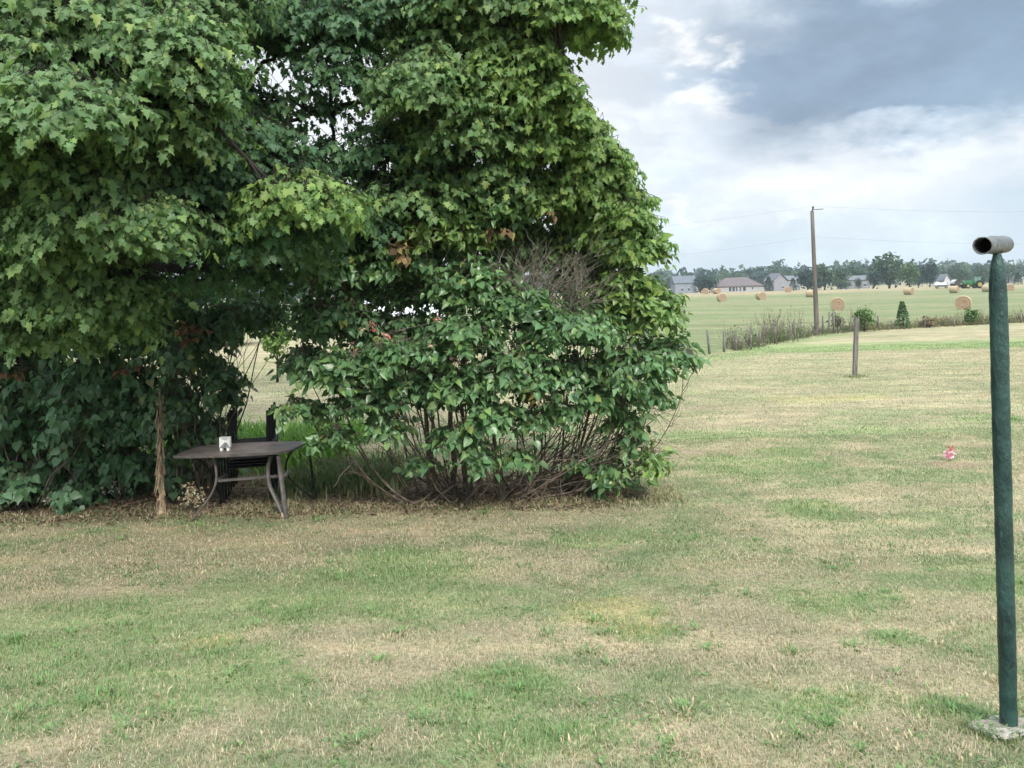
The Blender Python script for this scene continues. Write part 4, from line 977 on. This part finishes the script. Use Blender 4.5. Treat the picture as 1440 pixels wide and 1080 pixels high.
v, f, c = stamp(P, R.normal(0, 1, (n, 3))+[0, 0, 1.4], R.normal(0, 1, (n, 3)), .035+.025*R.random(n), OVAL[0]*[1.5, 1, 1], OVAL[1], palette(n, [(.5, .14, .15), (.55, .22, .22)], [1, 1]))
link('red_petals', npmesh('red_petals', v, f, c), M['dry'], e)

# ------------------------------------------------------------------ fence with dead brush
fe = empty('wire_fence', fence_w[2], 'old wire fence on crooked wooden posts half buried in dead brush', 'fence')
post_px = [(998, 498, 34), (1018, 495, 30), (1034, 493, 22), (1056, 489, 30), (1068, 487, 20), (1090, 483, 28), (1118, 477, 24), (1158, 470, 26), (1166, 469, 30), (1173, 469, 32), (1186, 467, 20), (1236, 464, 20), (1254, 463, 12), (1300, 461, 14), (1342, 459, 14), (1400, 456, 14), (1436, 454, 14)]
ptops = []
for i, (px, py, h) in enumerate(post_px):
    p = hit(px, py); t = at(px-(4 if i == 0 else random.uniform(-2, 2)), py-h, p.y); ptops.append((p, t))
    m = MB(); m.tube([p-Vector((0, 0, .1)), p.lerp(t, .5), t], [.05, .045, .042], 7, wob=.2); m.build('post', M['wood'], fe, True)
for fr_ in (.35, .65, .9):
    m = MB()
    for (p, t), (p2, t2) in zip(ptops, ptops[1:]):
        a = p.lerp(t, fr_); b_ = Vector((p2.x, p2.y, p2.z+(a.z-p.z))); m.tube([a, (a+b_)/2-Vector((0, 0, .04)), b_], .006, 4)
    m.build('wire', M['wood'], fe, True)
def along(t0, t1, n):
    px = R.uniform(t0, t1, n); py = np.interp(px, [q_[0] for q_ in fence_px], [q_[1] for q_ in fence_px]); return px, py
FLUT = {}
def brush(name, label, t0, t1, n, h, cols, wd_=.012, spread=.5, mt_='dry'):
    xs = np.interp(np.linspace(0, 1, 50), np.linspace(0, 1, len(fence_px)), [q_[0] for q_ in fence_px])
    px = R.uniform(t0, t1, n); fpx = [q_[0] for q_ in fence_px]
    X = np.interp(px, fpx, FX); Y = np.interp(px, fpx, FY)+R.normal(0, spread, n)+.15; Z = gz(X, Y)
    hh = h*(.35+.9*R.random(n))*(.1+1.5*sst(fbm(px*.09, px*0+3, 3), .25, .75)); A = np.stack([X, Y, Z], 1)
    L = R.normal(0, .28, (n, 3)); L[:, 2] = 1; B = A+norm(L)*hh[:, None]
    v, f = sticks(A, B, wd_, wd_*.5, 3); c = np.repeat(palette(n, cols, [1]*len(cols), .3), 6, axis=0)
    m2 = n*2; i2 = R.integers(0, n, m2); P = A[i2]+(B-A)[i2]*R.uniform(.35, 1, (m2, 1)); v2, f2, c2 = stamp(P, R.normal(0, 1, (m2, 3))+[0, 0, .5], R.normal(0, 1, (m2, 3)), .05+.07*R.random(m2), OVAL[0], OVAL[1], palette(m2, cols, [1]*len(cols), .3))
    f4 = np.concatenate([f[:, [0, 1, 2]], f[:, [0, 2, 3]]]); V_ = np.concatenate([v, v2]); F_ = np.concatenate([f4, f2+len(v)])
    tag(link(name, npmesh(name, V_, F_, np.concatenate([c, c2])), M[mt_]), label, 'brush', kind='stuff')
DB = [(.24, .19, .16), (.17, .13, .11), (.30, .26, .21), (.14, .14, .09)]
brush('dead_brush', 'grey brown dead brush piled along the left half of the fence', 1028, 1215, 1050, .8, DB, .008)
brush('dry_weeds', 'dry tan weeds standing along the right half of the fence', 1210, 1600, 3600, .62, [(.28, .24, .15), (.22, .21, .11), (.2, .13, .09)], .01)
brush('fence_weeds', 'green weeds along the foot of the old fence', 1030, 1600, 2600, .38, [(.12, .19, .07), (.17, .22, .09)], .014, .45, 'grass')

# ------------------------------------------------------------------ bushes and trees further off
def crown_np(c, rad, n, fs, cols, lumps=22, wts=None, seedlean=0, flat=.75):
    c = np.array(c); rad = np.array(rad)
    lc = norm(R.normal(0, 1, (lumps, 3)))*(R.random((lumps, 1))**.5)*.78; lr = .26+.22*R.random(lumps)
    idx = R.integers(0, lumps, n); d = norm(R.normal(0, 1, (n, 3))+[0, 0, .35])
    P = c + (lc[idx] + d*lr[idx][:, None]*(.75+.35*R.random((n, 1))))*rad
    tone = (.8+.4*R.random(lumps))[idx][:, None]
    C = palette(n, cols, wts or [1]*len(cols), .25)*tone
    v, f, cl = stamp(P, R.normal(0, 1, (n, 3))*[1, 1, .6], d+R.normal(0, .45, (n, 3)), fs*(.6+.8*R.random(n)), OVAL[0]*[3.0, 1, 1], OVAL[1], C)
    return v, f, cl
def far_tree(px, base, topy, wpx, d, cols, label, name='broadleaf_tree', cat='tree', shape='round', n=1500, group='trees beyond the hay field', trunk=.12, zt=True):
    bpt = on(px, d); t = at(px, topy, d); H = t.z-bpt.z; W = wpx/F*d
    e = empty(name, bpt, label, cat, group)
    fs = max(W, H)*.055
    tl_ = .06 if shape in ('shrub', 'cone') else trunk
    m = MB(); m.tube([bpt-Vector((0, 0, .2)), bpt.lerp(t, tl_+.1)+Vector((W*.02, 0, 0)), bpt.lerp(t, .7)], [W*.035+.01, W*.028+.008, W*.008], 7)
    for i in range(5):
        a = i*1.3+random.random(); m.tube([bpt.lerp(t, tl_+.12+.07*i), bpt.lerp(t, .45+.1*i)+Vector((math.cos(a)*W*.3, math.sin(a)*W*.3, 0))], [W*.014+.004, W*.005], 5)
    m.build('trunk', M['bark'], e, True)
    if shape == 'cone':
        vv = []; 
        hs = R.random(n)**.8; rr = (1-hs)**.8*.5*W*(.55+.5*R.random(n))+.03*W; a = R.random(n)*2*PI
        P = np.stack([bpt.x+np.cos(a)*rr, bpt.y+np.sin(a)*rr, bpt.z+H*(.04+.96*hs)], 1); dd_ = np.stack([np.cos(a), np.sin(a), 0*a+.5], 1)
        v, f, c = stamp(P, dd_*[1, 1, -.3]+R.normal(0, .4, (n, 3)), dd_+R.normal(0, .4, (n, 3)), fs*(.6+.8*R.random(n)), OVAL[0]*[2.4, 1, 1], OVAL[1], palette(n, cols, [1]*len(cols), .28))
    else:
        lo = tl_*H; cz = bpt.z+lo+(H-lo)/2
        v, f, c = crown_np((bpt.x, bpt.y, cz), (W*.52, W*.5, (H-lo)*.52), n, fs, cols, lumps=40 if shape == 'round' else 16)
    link('crown', npmesh('crown', v, f, c), M['far_leaf'], e, True)
    return e
G1 = [(.055, .10, .058), (.042, .08, .05), (.072, .12, .062)]; G2 = [(.024, .05, .042), (.032, .062, .046)]; G3 = [(.10, .165, .065), (.08, .14, .06)]
bush_g = 'bushes along the old fence'
far_tree(1216, 466, 432, 34, 39.0, [(.09, .16, .06), (.12, .2, .07)], 'loose green bush behind the wooden post on the fence line', 'fence_bush', 'bush', 'shrub', 900, bush_g)
far_tree(1271, 462, 424, 19, 41.0, [(.075, .14, .06), (.10, .17, .07)], 'narrow upright dark green bush growing on the fence line', 'fence_bush', 'bush', 'cone', 900, bush_g)
far_tree(1308, 460, 444, 26, 41.5, [(.2, .13, .09), (.17, .16, .09)], 'low brownish bush beside the narrow upright one', 'fence_bush', 'bush', 'shrub', 500, bush_g)
far_tree(1369, 457, 430, 25, 43.0, [(.06, .12, .04), (.09, .16, .05)], 'round dark bush in front of the nearest hay bale', 'fence_bush', 'bush', 'shrub', 900, bush_g)
far_tree(1178, 468, 440, 24, 38.6, [(.15, .12, .09), (.12, .13, .07)], 'brown half dead bush beside the foot of the utility pole', 'fence_bush', 'bush', 'shrub', 500, bush_g)
far_tree(1062, 488, 470, 14, 31, [(.12, .19, .07), (.1, .15, .06)], 'small green bush at the foot of the near end of the fence', 'fence_bush', 'bush', 'shrub', 300, bush_g)
# sapling seen through the gap
far_tree(389, 540, 440, 52, 22.5, [(.15, .24, .07), (.2, .3, .08)], 'thin young tree on the lawn seen through the gap between the bushes', 'sapling', 'tree', 'shrub', 420, None, trunk=.32)
far_tree(330, 520, 425, 120, 42, G3, 'rounded tree on the lawn far behind the gap, its crown hidden by the shrub', 'lawn_tree', 'tree', 'round', 1400, None)
far_tree(452, 500, 418, 70, 60, G3, 'small tree on the lawn behind the lilac', 'lawn_tree', 'tree', 'round', 700, None)
# trees beyond the field
ft_list = [
 (993, 412, 387, 34, 330, G2, 'dark round tree between the bluish grey house and the hip roofed house', 'round'), (964, 413, 384, 30, 420, G1, 'grey green tree above the bluish grey house', 'round'),
 (1084, 410, 389, 13, 320, G2, 'small dark conifer between the two largest houses', 'cone'), (1118, 409, 391, 13, 310, G2, 'small dark conifer between the gabled house and the utility pole', 'cone'),
 (1070, 410, 392, 16, 380, G2, 'dark low tree behind the gabled house end of the hip roof', 'round'),
 (1138, 408, 376, 30, 300, G2, 'dark tree left of the utility pole', 'round'), (1162, 408, 369, 36, 310, G1, 'tall green tree right behind the utility pole', 'round'), (1150, 408, 388, 26, 290, G2, 'dark lower tree at the foot of the utility pole backdrop', 'round'),
 (1185, 407, 376, 30, 330, G1, 'green tree second to the right of the utility pole', 'round'), (1208, 406, 374, 30, 350, G1, 'green tree left of the tallest tree', 'round'), (1210, 406, 391, 13, 280, G2, 'small dark tree in front of the pale grey house half hidden in trees', 'round'), (1192, 407, 393, 14, 285, G1, 'small pale tree beside the grey house half hidden in trees', 'round'),
 (1230, 405, 380, 22, 290, G2, 'dark tree at the left foot of the tallest tree', 'round'), (1253, 404, 351, 46, 290, G1, 'tallest tree with a broad flat crown on the far side of the field', 'round'), (1281, 403, 368, 28, 270, G3, 'brighter green round tree right of the tallest tree', 'round'),
 (1310, 402, 369, 26, 300, G2, 'dark blue green tree right of the bright round tree', 'round'), (1330, 401, 380, 20, 310, G2, 'low dark tree behind the white gable', 'round'), (1294, 402, 388, 18, 290, G2, 'low dark tree between the bright and the blue green tree', 'round'),
 (1352, 400, 372, 34, 380, G1, 'green tree behind the hay machine', 'round'), (1386, 399, 372, 34, 400, G1, 'green tree behind the tractor cab', 'round'), (1434, 398, 383, 12, 300, G2, 'small dark tree at the right edge', 'cone'), (1420, 398, 370, 30, 420, G1, 'green tree right of the green pole', 'round'),
 (1100, 409, 378, 34, 450, G1, 'green tree behind the gabled house', 'round'), (1035, 411, 381, 36, 470, G1, 'green tree behind the hip roofed house', 'round'), (1460, 398, 372, 34, 330, G1, 'green tree just past the right edge', 'round')]
for px, by, ty, wx, d, cs, lb_, sh in ft_list:
    far_tree(px, by, ty, wx, d, cs, lb_, {'cone': 'conifer_tree'}.get(sh, 'broadleaf_tree'), 'tree', sh, 1500 if wx > 24 else 700, trunk=.04)
# far woodland
Vs = []; Fs = []; Cs = []; bb = 0
for i in range(620):
    d = R.uniform(520, 900); px = R.uniform(-500, 1950); p = on(px, d); hgt_ = R.uniform(13, 19)*(.95+.4*fbm(np.array([px*.02]), np.array([1.]), 2)[0])*d/700; wdt = R.uniform(7, 12)
    v, f, c = crown_np((p.x, p.y, p.z+hgt_*.5), (wdt, wdt, hgt_*.55), 150, 2.3, G1 if i % 3 else G2, lumps=9)
    Vs.append(v); Fs.append(f+bb); Cs.append(c); bb += len(v)
tag(link('woodland', npmesh('woodland', np.concatenate(Vs), np.concatenate(Fs), np.concatenate(Cs)), M['far_leaf']), 'long hazy belt of woodland along the whole horizon', 'woodland', kind='stuff')

# ------------------------------------------------------------------ houses
def house(name, px0, px1, d, eave_h, ridge_h, wallc, roofc, label, typ='hip', depth=9.0, wins=(), inset=.22, grp='houses beyond the hay field'):
    a, b_ = on(px0, d), on(px1, d); w_ = b_.x-a.x; z0 = min(a.z, b_.z); e = empty(name, ((a.x+b_.x)/2, d, z0), label, 'house', grp)
    wm = mat(name+'_wall', wallc, .8, var=.06, scale=.5); rm = mat(name+'_roof', roofc, .9, var=.18, scale=1.5)
    W = w_/2; D = depth; m = MB(); m.box((0, D/2, eave_h/2-.5), (w_, D, eave_h+1))
    if typ == 'gable': m.add([(-W, 0, eave_h), (W, 0, eave_h), (0, 0, ridge_h), (-W, D, eave_h), (W, D, eave_h), (0, D, ridge_h)], [(0, 1, 2), (5, 4, 3)])
    m.build('wall', wm, e); m = MB(); o_ = .5; t = .25
    if typ == 'hip':
        i = W*2*inset; vs = [(-W-o_, -o_, eave_h), (W+o_, -o_, eave_h), (W+o_, D+o_, eave_h), (-W-o_, D+o_, eave_h), (-W+i, D/2, ridge_h), (W-i, D/2, ridge_h)]
        m.add(vs + [(x_, y_, z_-t) for x_, y_, z_ in vs[:4]], [(0, 1, 5, 4), (1, 2, 5), (2, 3, 4, 5), (3, 0, 4), (0, 6, 7, 1), (1, 7, 8, 2), (2, 8, 9, 3), (3, 9, 6, 0), (9, 8, 7, 6)])
    elif typ == 'gable':
        for s_ in (-1, 1):
            m.add([(s_*(W+o_), -o_, eave_h-.2), (0, -o_, ridge_h+.1), (0, D+o_, ridge_h+.1), (s_*(W+o_), D+o_, eave_h-.2), (s_*(W+o_), -o_, eave_h-.2+t), (0, -o_, ridge_h+.1+t), (0, D+o_, ridge_h+.1+t), (s_*(W+o_), D+o_, eave_h-.2+t)],
                  [(0, 1, 2, 3), (7, 6, 5, 4), (0, 4, 5, 1), (2, 6, 7, 3), (0, 3, 7, 4)])
    else:   # side gable: ridge parallel to the front
        m.add([(-W-o_, -o_, eave_h), (W+o_, -o_, eave_h), (W+o_, D/2, ridge_h), (-W-o_, D/2, ridge_h), (W+o_, D+o_, eave_h), (-W-o_, D+o_, eave_h)] , [(0, 1, 2, 3), (3, 2, 4, 5), (0, 3, 5), (1, 4, 2), (0, 5, 4, 1)])
    m.build('roof', rm, e)
    dk = M['winglass']
    for (fx0, fx1, z0_, z1_) in wins:
        m = MB(); x0, x1 = -W+fx0*w_, -W+fx1*w_; m.box(((x0+x1)/2, -.03, (z0_+z1_)/2), (x1-x0, .06, z1_-z0_)); wn = m.build('window', dk, e)
        m = MB()
        for (ax_, bx_) in (((x0-.08, z0_-.06), (x1+.08, z0_-.06)), ((x0-.08, z1_+.06), (x1+.08, z1_+.06))): m.bar((ax_[0], -.05, ax_[1]), (bx_[0], -.05, bx_[1]), .1, .12, up=(0, 1, 0))
        m.build('frame', M['white'], wn)
    return e
M['winglass'] = mat('dark_window', (.05, .06, .08), .2, var=.2)
house('ranch_house', 1013, 1075, 330, 2.6, 6.3, (.36, .355, .35), (.135, .112, .112), 'wide low white house with a brown hip roof and dark porch windows', 'hip', 13, [(.24, .29, .2, 2.2), (.32, .37, .2, 2.2), (.40, .43, .2, 2.2), (.48, .51, .2, 2.2), (.56, .62, .3, 2.2), (.76, .79, .9, 2.0)], .26)
house('gabled_house', 1091, 1110, 325, 4.4, 7.3, (.27, .27, .29), (.15, .15, .165), 'grey house with a tall gable end beside the hip roofed house', 'gable', 12, [(.6, .72, 1.0, 2.0)])
house('grey_house', 1108, 1128, 345, 4.6, 6.6, (.25, .26, .28), (.14, .155, .17), 'grey house with a long low roof behind the gabled one', 'side', 9, [(.2, .3, 1, 2.1), (.6, .7, 1, 2.1)])
house('blue_house', 952, 982, 330, 4.4, 7.6, (.22, .245, .285), (.125, .14, .16), 'bluish grey house showing at the edge of the lilac', 'side', 9, [(.3, .38, 1, 2.2), (.6, .68, 1, 2.2)])
house('tree_house', 1192, 1226, 335, 3.8, 5.8, (.21, .22, .23), (.14, .15, .16), 'pale grey house half hidden in trees between the utility pole and the tallest tree', 'side', 9, [(.15, .25, 1, 2.1), (.75, .85, 1, 2.1)])
house('white_cottage', 1331, 1339, 300, 2.6, 4.9, (.5, .5, .52), (.22, .24, .26), 'tiny white gabled cottage behind the hay machine', 'gable', 7, [(.4, .6, .8, 1.8)])
house('white_house', 1416, 1431, 420, 4.0, 6.2, (.25, .26, .28), (.17, .18, .2), 'white house in the trees close behind the green pole', 'gable', 9, [(.3, .42, 1.2, 2.4), (.6, .72, 1.2, 2.4)])
# shed seen through the lilac
sp_ = on(565, 27); e = empty('shed', sp_, 'low red brown shed with a white roof glimpsed through the lilac', 'shed')
m = MB(); m.box((0, 1.0, .8), (3.6, 2.0, 1.6)); m.build('wall', mat('shed_wall', (.10, .05, .045), .8), e)
m = MB(); m.add([(-2, -.3, 1.6), (2, -.3, 1.6), (2, 2.3, 2.15), (-2, 2.3, 2.15), (-2, -.3, 1.72), (2, -.3, 1.72), (2, 2.3, 2.27), (-2, 2.3, 2.27)], [(3, 2, 1, 0), (4, 5, 6, 7), (0, 1, 5, 4), (1, 2, 6, 5), (2, 3, 7, 6), (3, 0, 4, 7)]); m.build('roof', mat('shed_roof', (.75, .75, .74), .5, var=.05), e)
m = MB(); m.box((.4, -.02, .75), (.7, .04, 1.4)); m.build('door', mat('shed_door', (.12, .06, .05), .7), e)
# white propane style tank upright beside the hip roofed house
# ------------------------------------------------------------------ hay bales
hay = bpy.data.materials.new('hay'); hay.use_nodes = True; q = NG(hay.node_tree); b = q.n['Principled BSDF']
oc = q.new('ShaderNodeTexCoord').outputs['Object']; sx_ = q.new('ShaderNodeSeparateXYZ', {0: oc})
rr_ = q.math('SQRT', q.math('ADD', q.math('POWER', sx_.outputs[0], 2), q.math('POWER', sx_.outputs[2], 2)))
nz_ = q.noise(oc, 9, 5, .7)
ring_ = q.math('SINE', q.math('ADD', q.math('MULTIPLY', rr_, 34), q.math('MULTIPLY', nz_.outputs[0], 6)))
cc_ = q.mix(q.sstep(ring_, -1, 1), (.24, .16, .10), (.36, .26, .17)); cc_ = q.vm('SCALE', cc_, scale=q.sstep(nz_.outputs[0], .3, .7, .8, 1.2))
q.put(b.inputs['Base Color'], cc_); b.inputs['Roughness'].default_value = .95
bp = q.new('ShaderNodeBump', {'Strength': .6, 'Distance': .04, 'Height': nz_.outputs[0]}); q.put(b.inputs['Normal'], bp.outputs[0])
hay_side = mat('hay_side', (.40, .32, .20), .95, var=.25, scale=10, bump=.6, bscale=18)
def bale_mesh():
    m = MB(); n = 44; Rr = .78; Wd = .72; vs = []
    prof = [(-Wd, Rr*.93), (-Wd+.08, Rr*.99), (-.3, Rr*1.0), (.05, Rr*.985), (.35, Rr), (Wd-.08, Rr*.99), (Wd, Rr*.93)]
    for y_, r in prof:
        for k in range(n):
            a = 2*PI*k/n; rj = r*(1+random.uniform(-.012, .012)); z_ = math.sin(a)*rj
            if z_ < -.70: z_ = -.70-(-.70-z_)*.2
            vs.append((math.cos(a)*rj, y_, z_+.72))
    m.add(vs, [(i*n+k, (i+1)*n+k, (i+1)*n+(k+1) % n, i*n+(k+1) % n) for i in range(len(prof)-1) for k in range(n)], True)
    fl = []
    for y_, sgn in ((-Wd-.005, 1), (Wd+.005, -1)):
        f_ = MB(); fl.append(f_)
        rings = [(Rr*.93, 0), (Rr*.7, .02), (Rr*.45, .0), (Rr*.2, .03)]; vs = []
        for r, dy in rings:
            for k in range(n):
                a = 2*PI*k/n; rj = r*(1+random.uniform(-.01, .01)); z_ = math.sin(a)*rj
                if z_ < -.70: z_ = -.70-(-.70-z_)*.2
                vs.append((math.cos(a)*rj, y_+sgn*dy, z_))
        vs = [(x_, yy, z_+.0) for x_, yy, z_ in vs]; fs = [(i*n+k, i*n+(k+1) % n, (i+1)*n+(k+1) % n, (i+1)*n+k)[::sgn] for i in range(3) for k in range(n)] + [tuple(3*n+k for k in range(n))[::sgn]]
        f_.add(vs, fs)
    return m, fl
bm_, fm_ = bale_mesh()
bales = [(1357, 435, 'nearest hay bale, large and round, behind the round dark bush', 82, 12), (1180, 427, 'large round hay bale facing us beside the utility pole', 88, 16), (1015, 424, 'small round bale low in the left of the field', None, 30), (1070, 421.5, 'round bale in the middle between the house and the utility pole', None, 40),
 (1140, 418, 'round bale directly behind the utility pole', None, 75), (992, 413.5, 'leftmost bale on the far crest of the field', None, 10), (1008, 413.3, 'second bale from the left on the far crest', None, 50), (1109, 411, 'hay bale in front of the gabled house', None, 20),
 (1278, 414.5, 'half sunken looking flat bale below the bright green tree', None, 75), (1342, 412, 'flat wide bale left of the nearest bale and below the hay machine', None, 80), (1388, 410.5, 'bale just left of the green pole', None, 70), (1420, 409, 'bale just right of the green pole', None, 25)]
first = None
for i, (px, py, lb_, dd_, rz) in enumerate(bales):
    p = hit(px, py) if dd_ is None else on(px, dd_)
    if p.y > 230: p = on(px, 196)
    if i == 0:
        first = empty('hay_bale', p, lb_, 'hay bale', 'round hay bales in the field', math.radians(rz-14)-math.atan2(p.x, p.y)); kids = [bm_.build('bale_side', hay_side, first)] + [q_.build('cut_face', hay, first) for q_ in fm_]
        kids[1].location = kids[2].location = (0, 0, .72); r_ = first
    else:
        r_ = first.copy(); COL.objects.link(r_); r_.location = p; r_.rotation_euler = (0, 0, math.radians((rz-14) if rz < 60 else rz-10)-math.atan2(p.x, p.y)); r_['label'] = lb_
        for k_ in kids: c_ = k_.copy(); COL.objects.link(c_); c_.parent = r_
    r_.location.z -= .03

# ------------------------------------------------------------------ tractor and hay machine
gp = mat('tractor_green', (.03, .16, .055), .4, var=.1); yl = mat('wheel_yellow', (.30, .27, .08), .6); rb_ = mat('tyre_rubber', (.02, .02, .022), .9); gl = mat('cab_glass', (.16, .21, .22), .1, spec=.6)
tp_ = on(1369, 183); tp_ = Vector((tp_.x, tp_.y, tp_.z))
tr_ = empty('tractor', tp_, 'green farm tractor with a glass cab on the far side of the hay field', 'tractor', rz=0)
def wheel(parent, x_, y_, r, wd_):
    m = MB(); n = 28; vs = []; prof = [(-wd_/2, r*.6), (-wd_/2, r*.92), (-wd_*.35, r), (wd_*.35, r), (wd_/2, r*.92), (wd_/2, r*.6)]
    for yy, rr in prof:
        for k in range(n): a = 2*PI*k/n; q1 = rr*(1+(.02 if k % 2 and rr > r*.9 else 0)); vs.append((math.cos(a)*q1, yy, math.sin(a)*q1))
    m.add(vs, [(i*n+k, i*n+(k+1) % n, (i+1)*n+(k+1) % n, (i+1)*n+k) for i in range(5) for k in range(n)]); t = m.build('tyre', rb_, parent); t.location = (x_, y_, r)
    m = MB(); m.tube([(0, -wd_*.38, 0), (0, -wd_*.3, 0), (0, wd_*.3, 0), (0, wd_*.38, 0)], [r*.58, r*.62, r*.62, r*.58], 20); m.tube([(0, -wd_*.5, 0), (0, wd_*.5, 0)], r*.16, 10); h_ = m.build('rim', yl, t)
for sy in (-1, 1):
    wheel(tr_, 1.35, sy*.95, .88, .5); wheel(tr_, -1.35, sy*.85, .62, .38)
m = MB(); m.add([(-2.0, -.42, .95), (-2.0, .42, .95), (-2.05, .36, 1.6), (-2.05, -.36, 1.6), (.3, -.45, .95), (.3, .45, .95), (.3, .45, 1.95), (.3, -.45, 1.95), (-1.8, -.36, 1.72), (-1.8, .36, 1.72)], [(0, 1, 2, 3), (3, 2, 9, 8), (8, 9, 6, 7), (0, 3, 8, 7, 4), (1, 5, 6, 9, 2), (4, 7, 6, 5), (0, 4, 5, 1)]); m.build('hood', gp, tr_)
m = MB(); m.box((-.2, 0, .85), (2.9, .5, .5)); m.box((.9, 0, 1.25), (1.6, 1.5, .2)); m.build('chassis', gp, tr_)
for sy in (-1, 1):
    m = MB(); pr = [(math.cos(a)*1.02+1.35, math.sin(a)*1.02+.88) for a in np.linspace(PI*.08, PI*.92, 10)]; vs = [(x_, sy*.72, z_) for x_, z_ in pr]+[(x_, sy*1.2, z_) for x_, z_ in pr]; vs += [(x_, y_, z_+.05) for x_, y_, z_ in vs]
    m.add(vs, [(k, k+1, 11+k, 10+k) for k in range(9)]+[(20+k, 30+k, 31+k, 21+k) for k in range(9)]+[(k, 20+k, 21+k, k+1) for k in range(9)]+[(10+k, 11+k, 31+k, 30+k) for k in range(9)]); m.build('fender', gp, tr_)
m = MB(); m.box((1.1, 0, 2.05), (1.5, 1.3, 1.25)); m.build('cab_glass', gl, tr_)
for x_ in (.32, 1.1, 1.88):
    for y_ in (-.67, .67): m = MB(); m.bar((x_, y_, 1.35), (x_, y_, 2.75), .09, .09); m.build('cab_pillar', gp, tr_)
m = MB(); m.box((1.1, 0, 2.80), (1.85, 1.55, .16)); m.build('roof', gp, tr_)
m = MB(); m.tube([(-.6, .3, 1.8), (-.6, .3, 2.7)], .05, 8); m.build('exhaust_pipe', rb_, tr_)
m = MB(); m.box((-2.5, 0, .75), (.9, .3, .2)); m.box((-3.2, 0, .5), (.7, 1.4, .5)); m.build('front_loader', rb_, tr_)
hm = on(1345, 183); hr = empty('hay_rake', hm, 'dark wheeled hay machine with white guards standing in front of the tractor', 'farm machine')
wheel(hr, 0, -.8, .55, .3); wheel(hr, .2, .8, .55, .3)
m = MB(); m.bar((-4, 0, .9), (2.4, 0, .9), .16, .16); m.bar((-4, 0, .9), (-4.6, 0, .4), .12, .12); m.tube([(.2, -.9, 1.2), (.2, .9, 1.2)], .75, 18); m.build('rake_frame', mat('machine_dark', (.05, .05, .045), .6), hr)
m = MB(); m.add([(.4+.95*math.cos(a), y_, 1.15+.95*math.sin(a)) for a in np.linspace(.1, PI-.1, 12) for y_ in (-.95, .95)] + [(.4+1.03*math.cos(a), y_, 1.15+1.03*math.sin(a)) for a in np.linspace(.1, PI-.1, 12) for y_ in (-.95, .95)],
    [(2*k, 2*k+1, 2*k+3, 2*k+2) for k in range(11)]+[(24+2*k, 24+2*k+2, 24+2*k+3, 24+2*k+1) for k in range(11)]); m.build('guard', mat('machine_white', (.5, .5, .48), .5), hr)
hw = on(1325, 188); e = empty('hay_wagon', hw, 'small pale tarped wagon near the white cottage', 'wagon')
wheel(e, -1.1, -.6, .35, .2); wheel(e, 1.1, -.6, .35, .2)
m = MB(); m.box((0, 0, .7), (3.4, 1.6, .15)); m.build('bed', M['wood'], e)
m = MB(); m.add([(-1.6, -.7, .78), (1.6, -.7, .78), (1.6, .7, .78), (-1.6, .7, .78), (-.9, -.3, 1.7), (.2, -.35, 1.35), (1.1, -.3, 1.6), (1.1, .3, 1.6), (.2, .35, 1.35), (-.9, .3, 1.7)], [(0, 1, 6, 5, 4), (1, 2, 7, 6), (2, 3, 9, 8, 7), (3, 0, 4, 9), (4, 5, 8, 9), (5, 6, 7, 8)]); m.build('tarp', mat('tarp', (.5, .52, .52), .7), e)

# ------------------------------------------------------------------ utility pole and lines
ub = hit(1149, 471); ut = at(1142, 297, ub.y)
up_ = empty('utility_pole', ub, 'tall thin wooden utility pole leaning slightly behind the fence', 'utility pole')
m = MB(); m.tube([ub-Vector((0, 0, .3))]+[ub.lerp(ut, t) for t in (0.0, .25, .5, .75, 1)], [.125, .12, .11, .10, .092, .085], 12); m.build('pole', M['polewood'], up_, True)
m = MB(); m.bar(ut+Vector((-.02, -.14, .06)), ut+Vector((.50, -.14, .08)), .02, .03); m.tube([ut, ut+Vector((.05, 0, .16))], .03, 8); m.build('bracket', M['tabledark'], up_, True)
m = MB(); m.tube([ut+Vector((.05, 0, .12)), ut+Vector((.05, 0, .2)), ut+Vector((.05, 0, .24))], [.04, .055, .03], 10); m.build('insulator', mat('insulator', (.10, .08, .08), .3), up_, True)
wm_ = mat('wire', (.16, .17, .18), .5)
def line(name, py0, label, pL, pR, z0):
    A = at(*pL); B = at(*pR); C0 = Vector((z0.x, z0.y, z0.z)); pts = []
    for t in np.linspace(0, 1, 24): pts.append(A.lerp(C0, t)-Vector((0, 0, math.sin(t*PI)*.45)))
    for t in np.linspace(0, 1, 24)[1:]: pts.append(C0.lerp(B, t)-Vector((0, 0, math.sin(t*PI)*.45)))
    m = MB(); m.tube(pts, .0036, 4); tag(m.build(name, wm_), label, 'wire')
line('power_line', 0, 'thin upper wire running over the top of the utility pole', (640, 330, 44), (1750, 280, 40), ut+Vector((.05, 0, .24)))
line('power_line', 0, 'thin lower wire crossing the utility pole below its top', (640, 372, 44), (1750, 328, 40), ub.lerp(ut, .79)+Vector((0, -.14, 0)))

# ------------------------------------------------------------------ haze
m = MB(); m.box((0, 1700, 19), (6400, 5000, 44)); hz = m.build('haze', None)
hm_ = bpy.data.materials.new('haze'); hm_.use_nodes = True; q = NG(hm_.node_tree); q.n.remove(q.n['Principled BSDF'])
pv = q.new('ShaderNodeVolumePrincipled', {'Color': (.80, .88, .95, 1), 'Density': .00032, 'Anisotropy': .2}); q.l.new(pv.outputs[0], q.n['Material Output'].inputs['Volume'])
hz.data.materials.append(hm_); tag(hz, 'pale blue haze over the far fields', 'haze', kind='stuff')
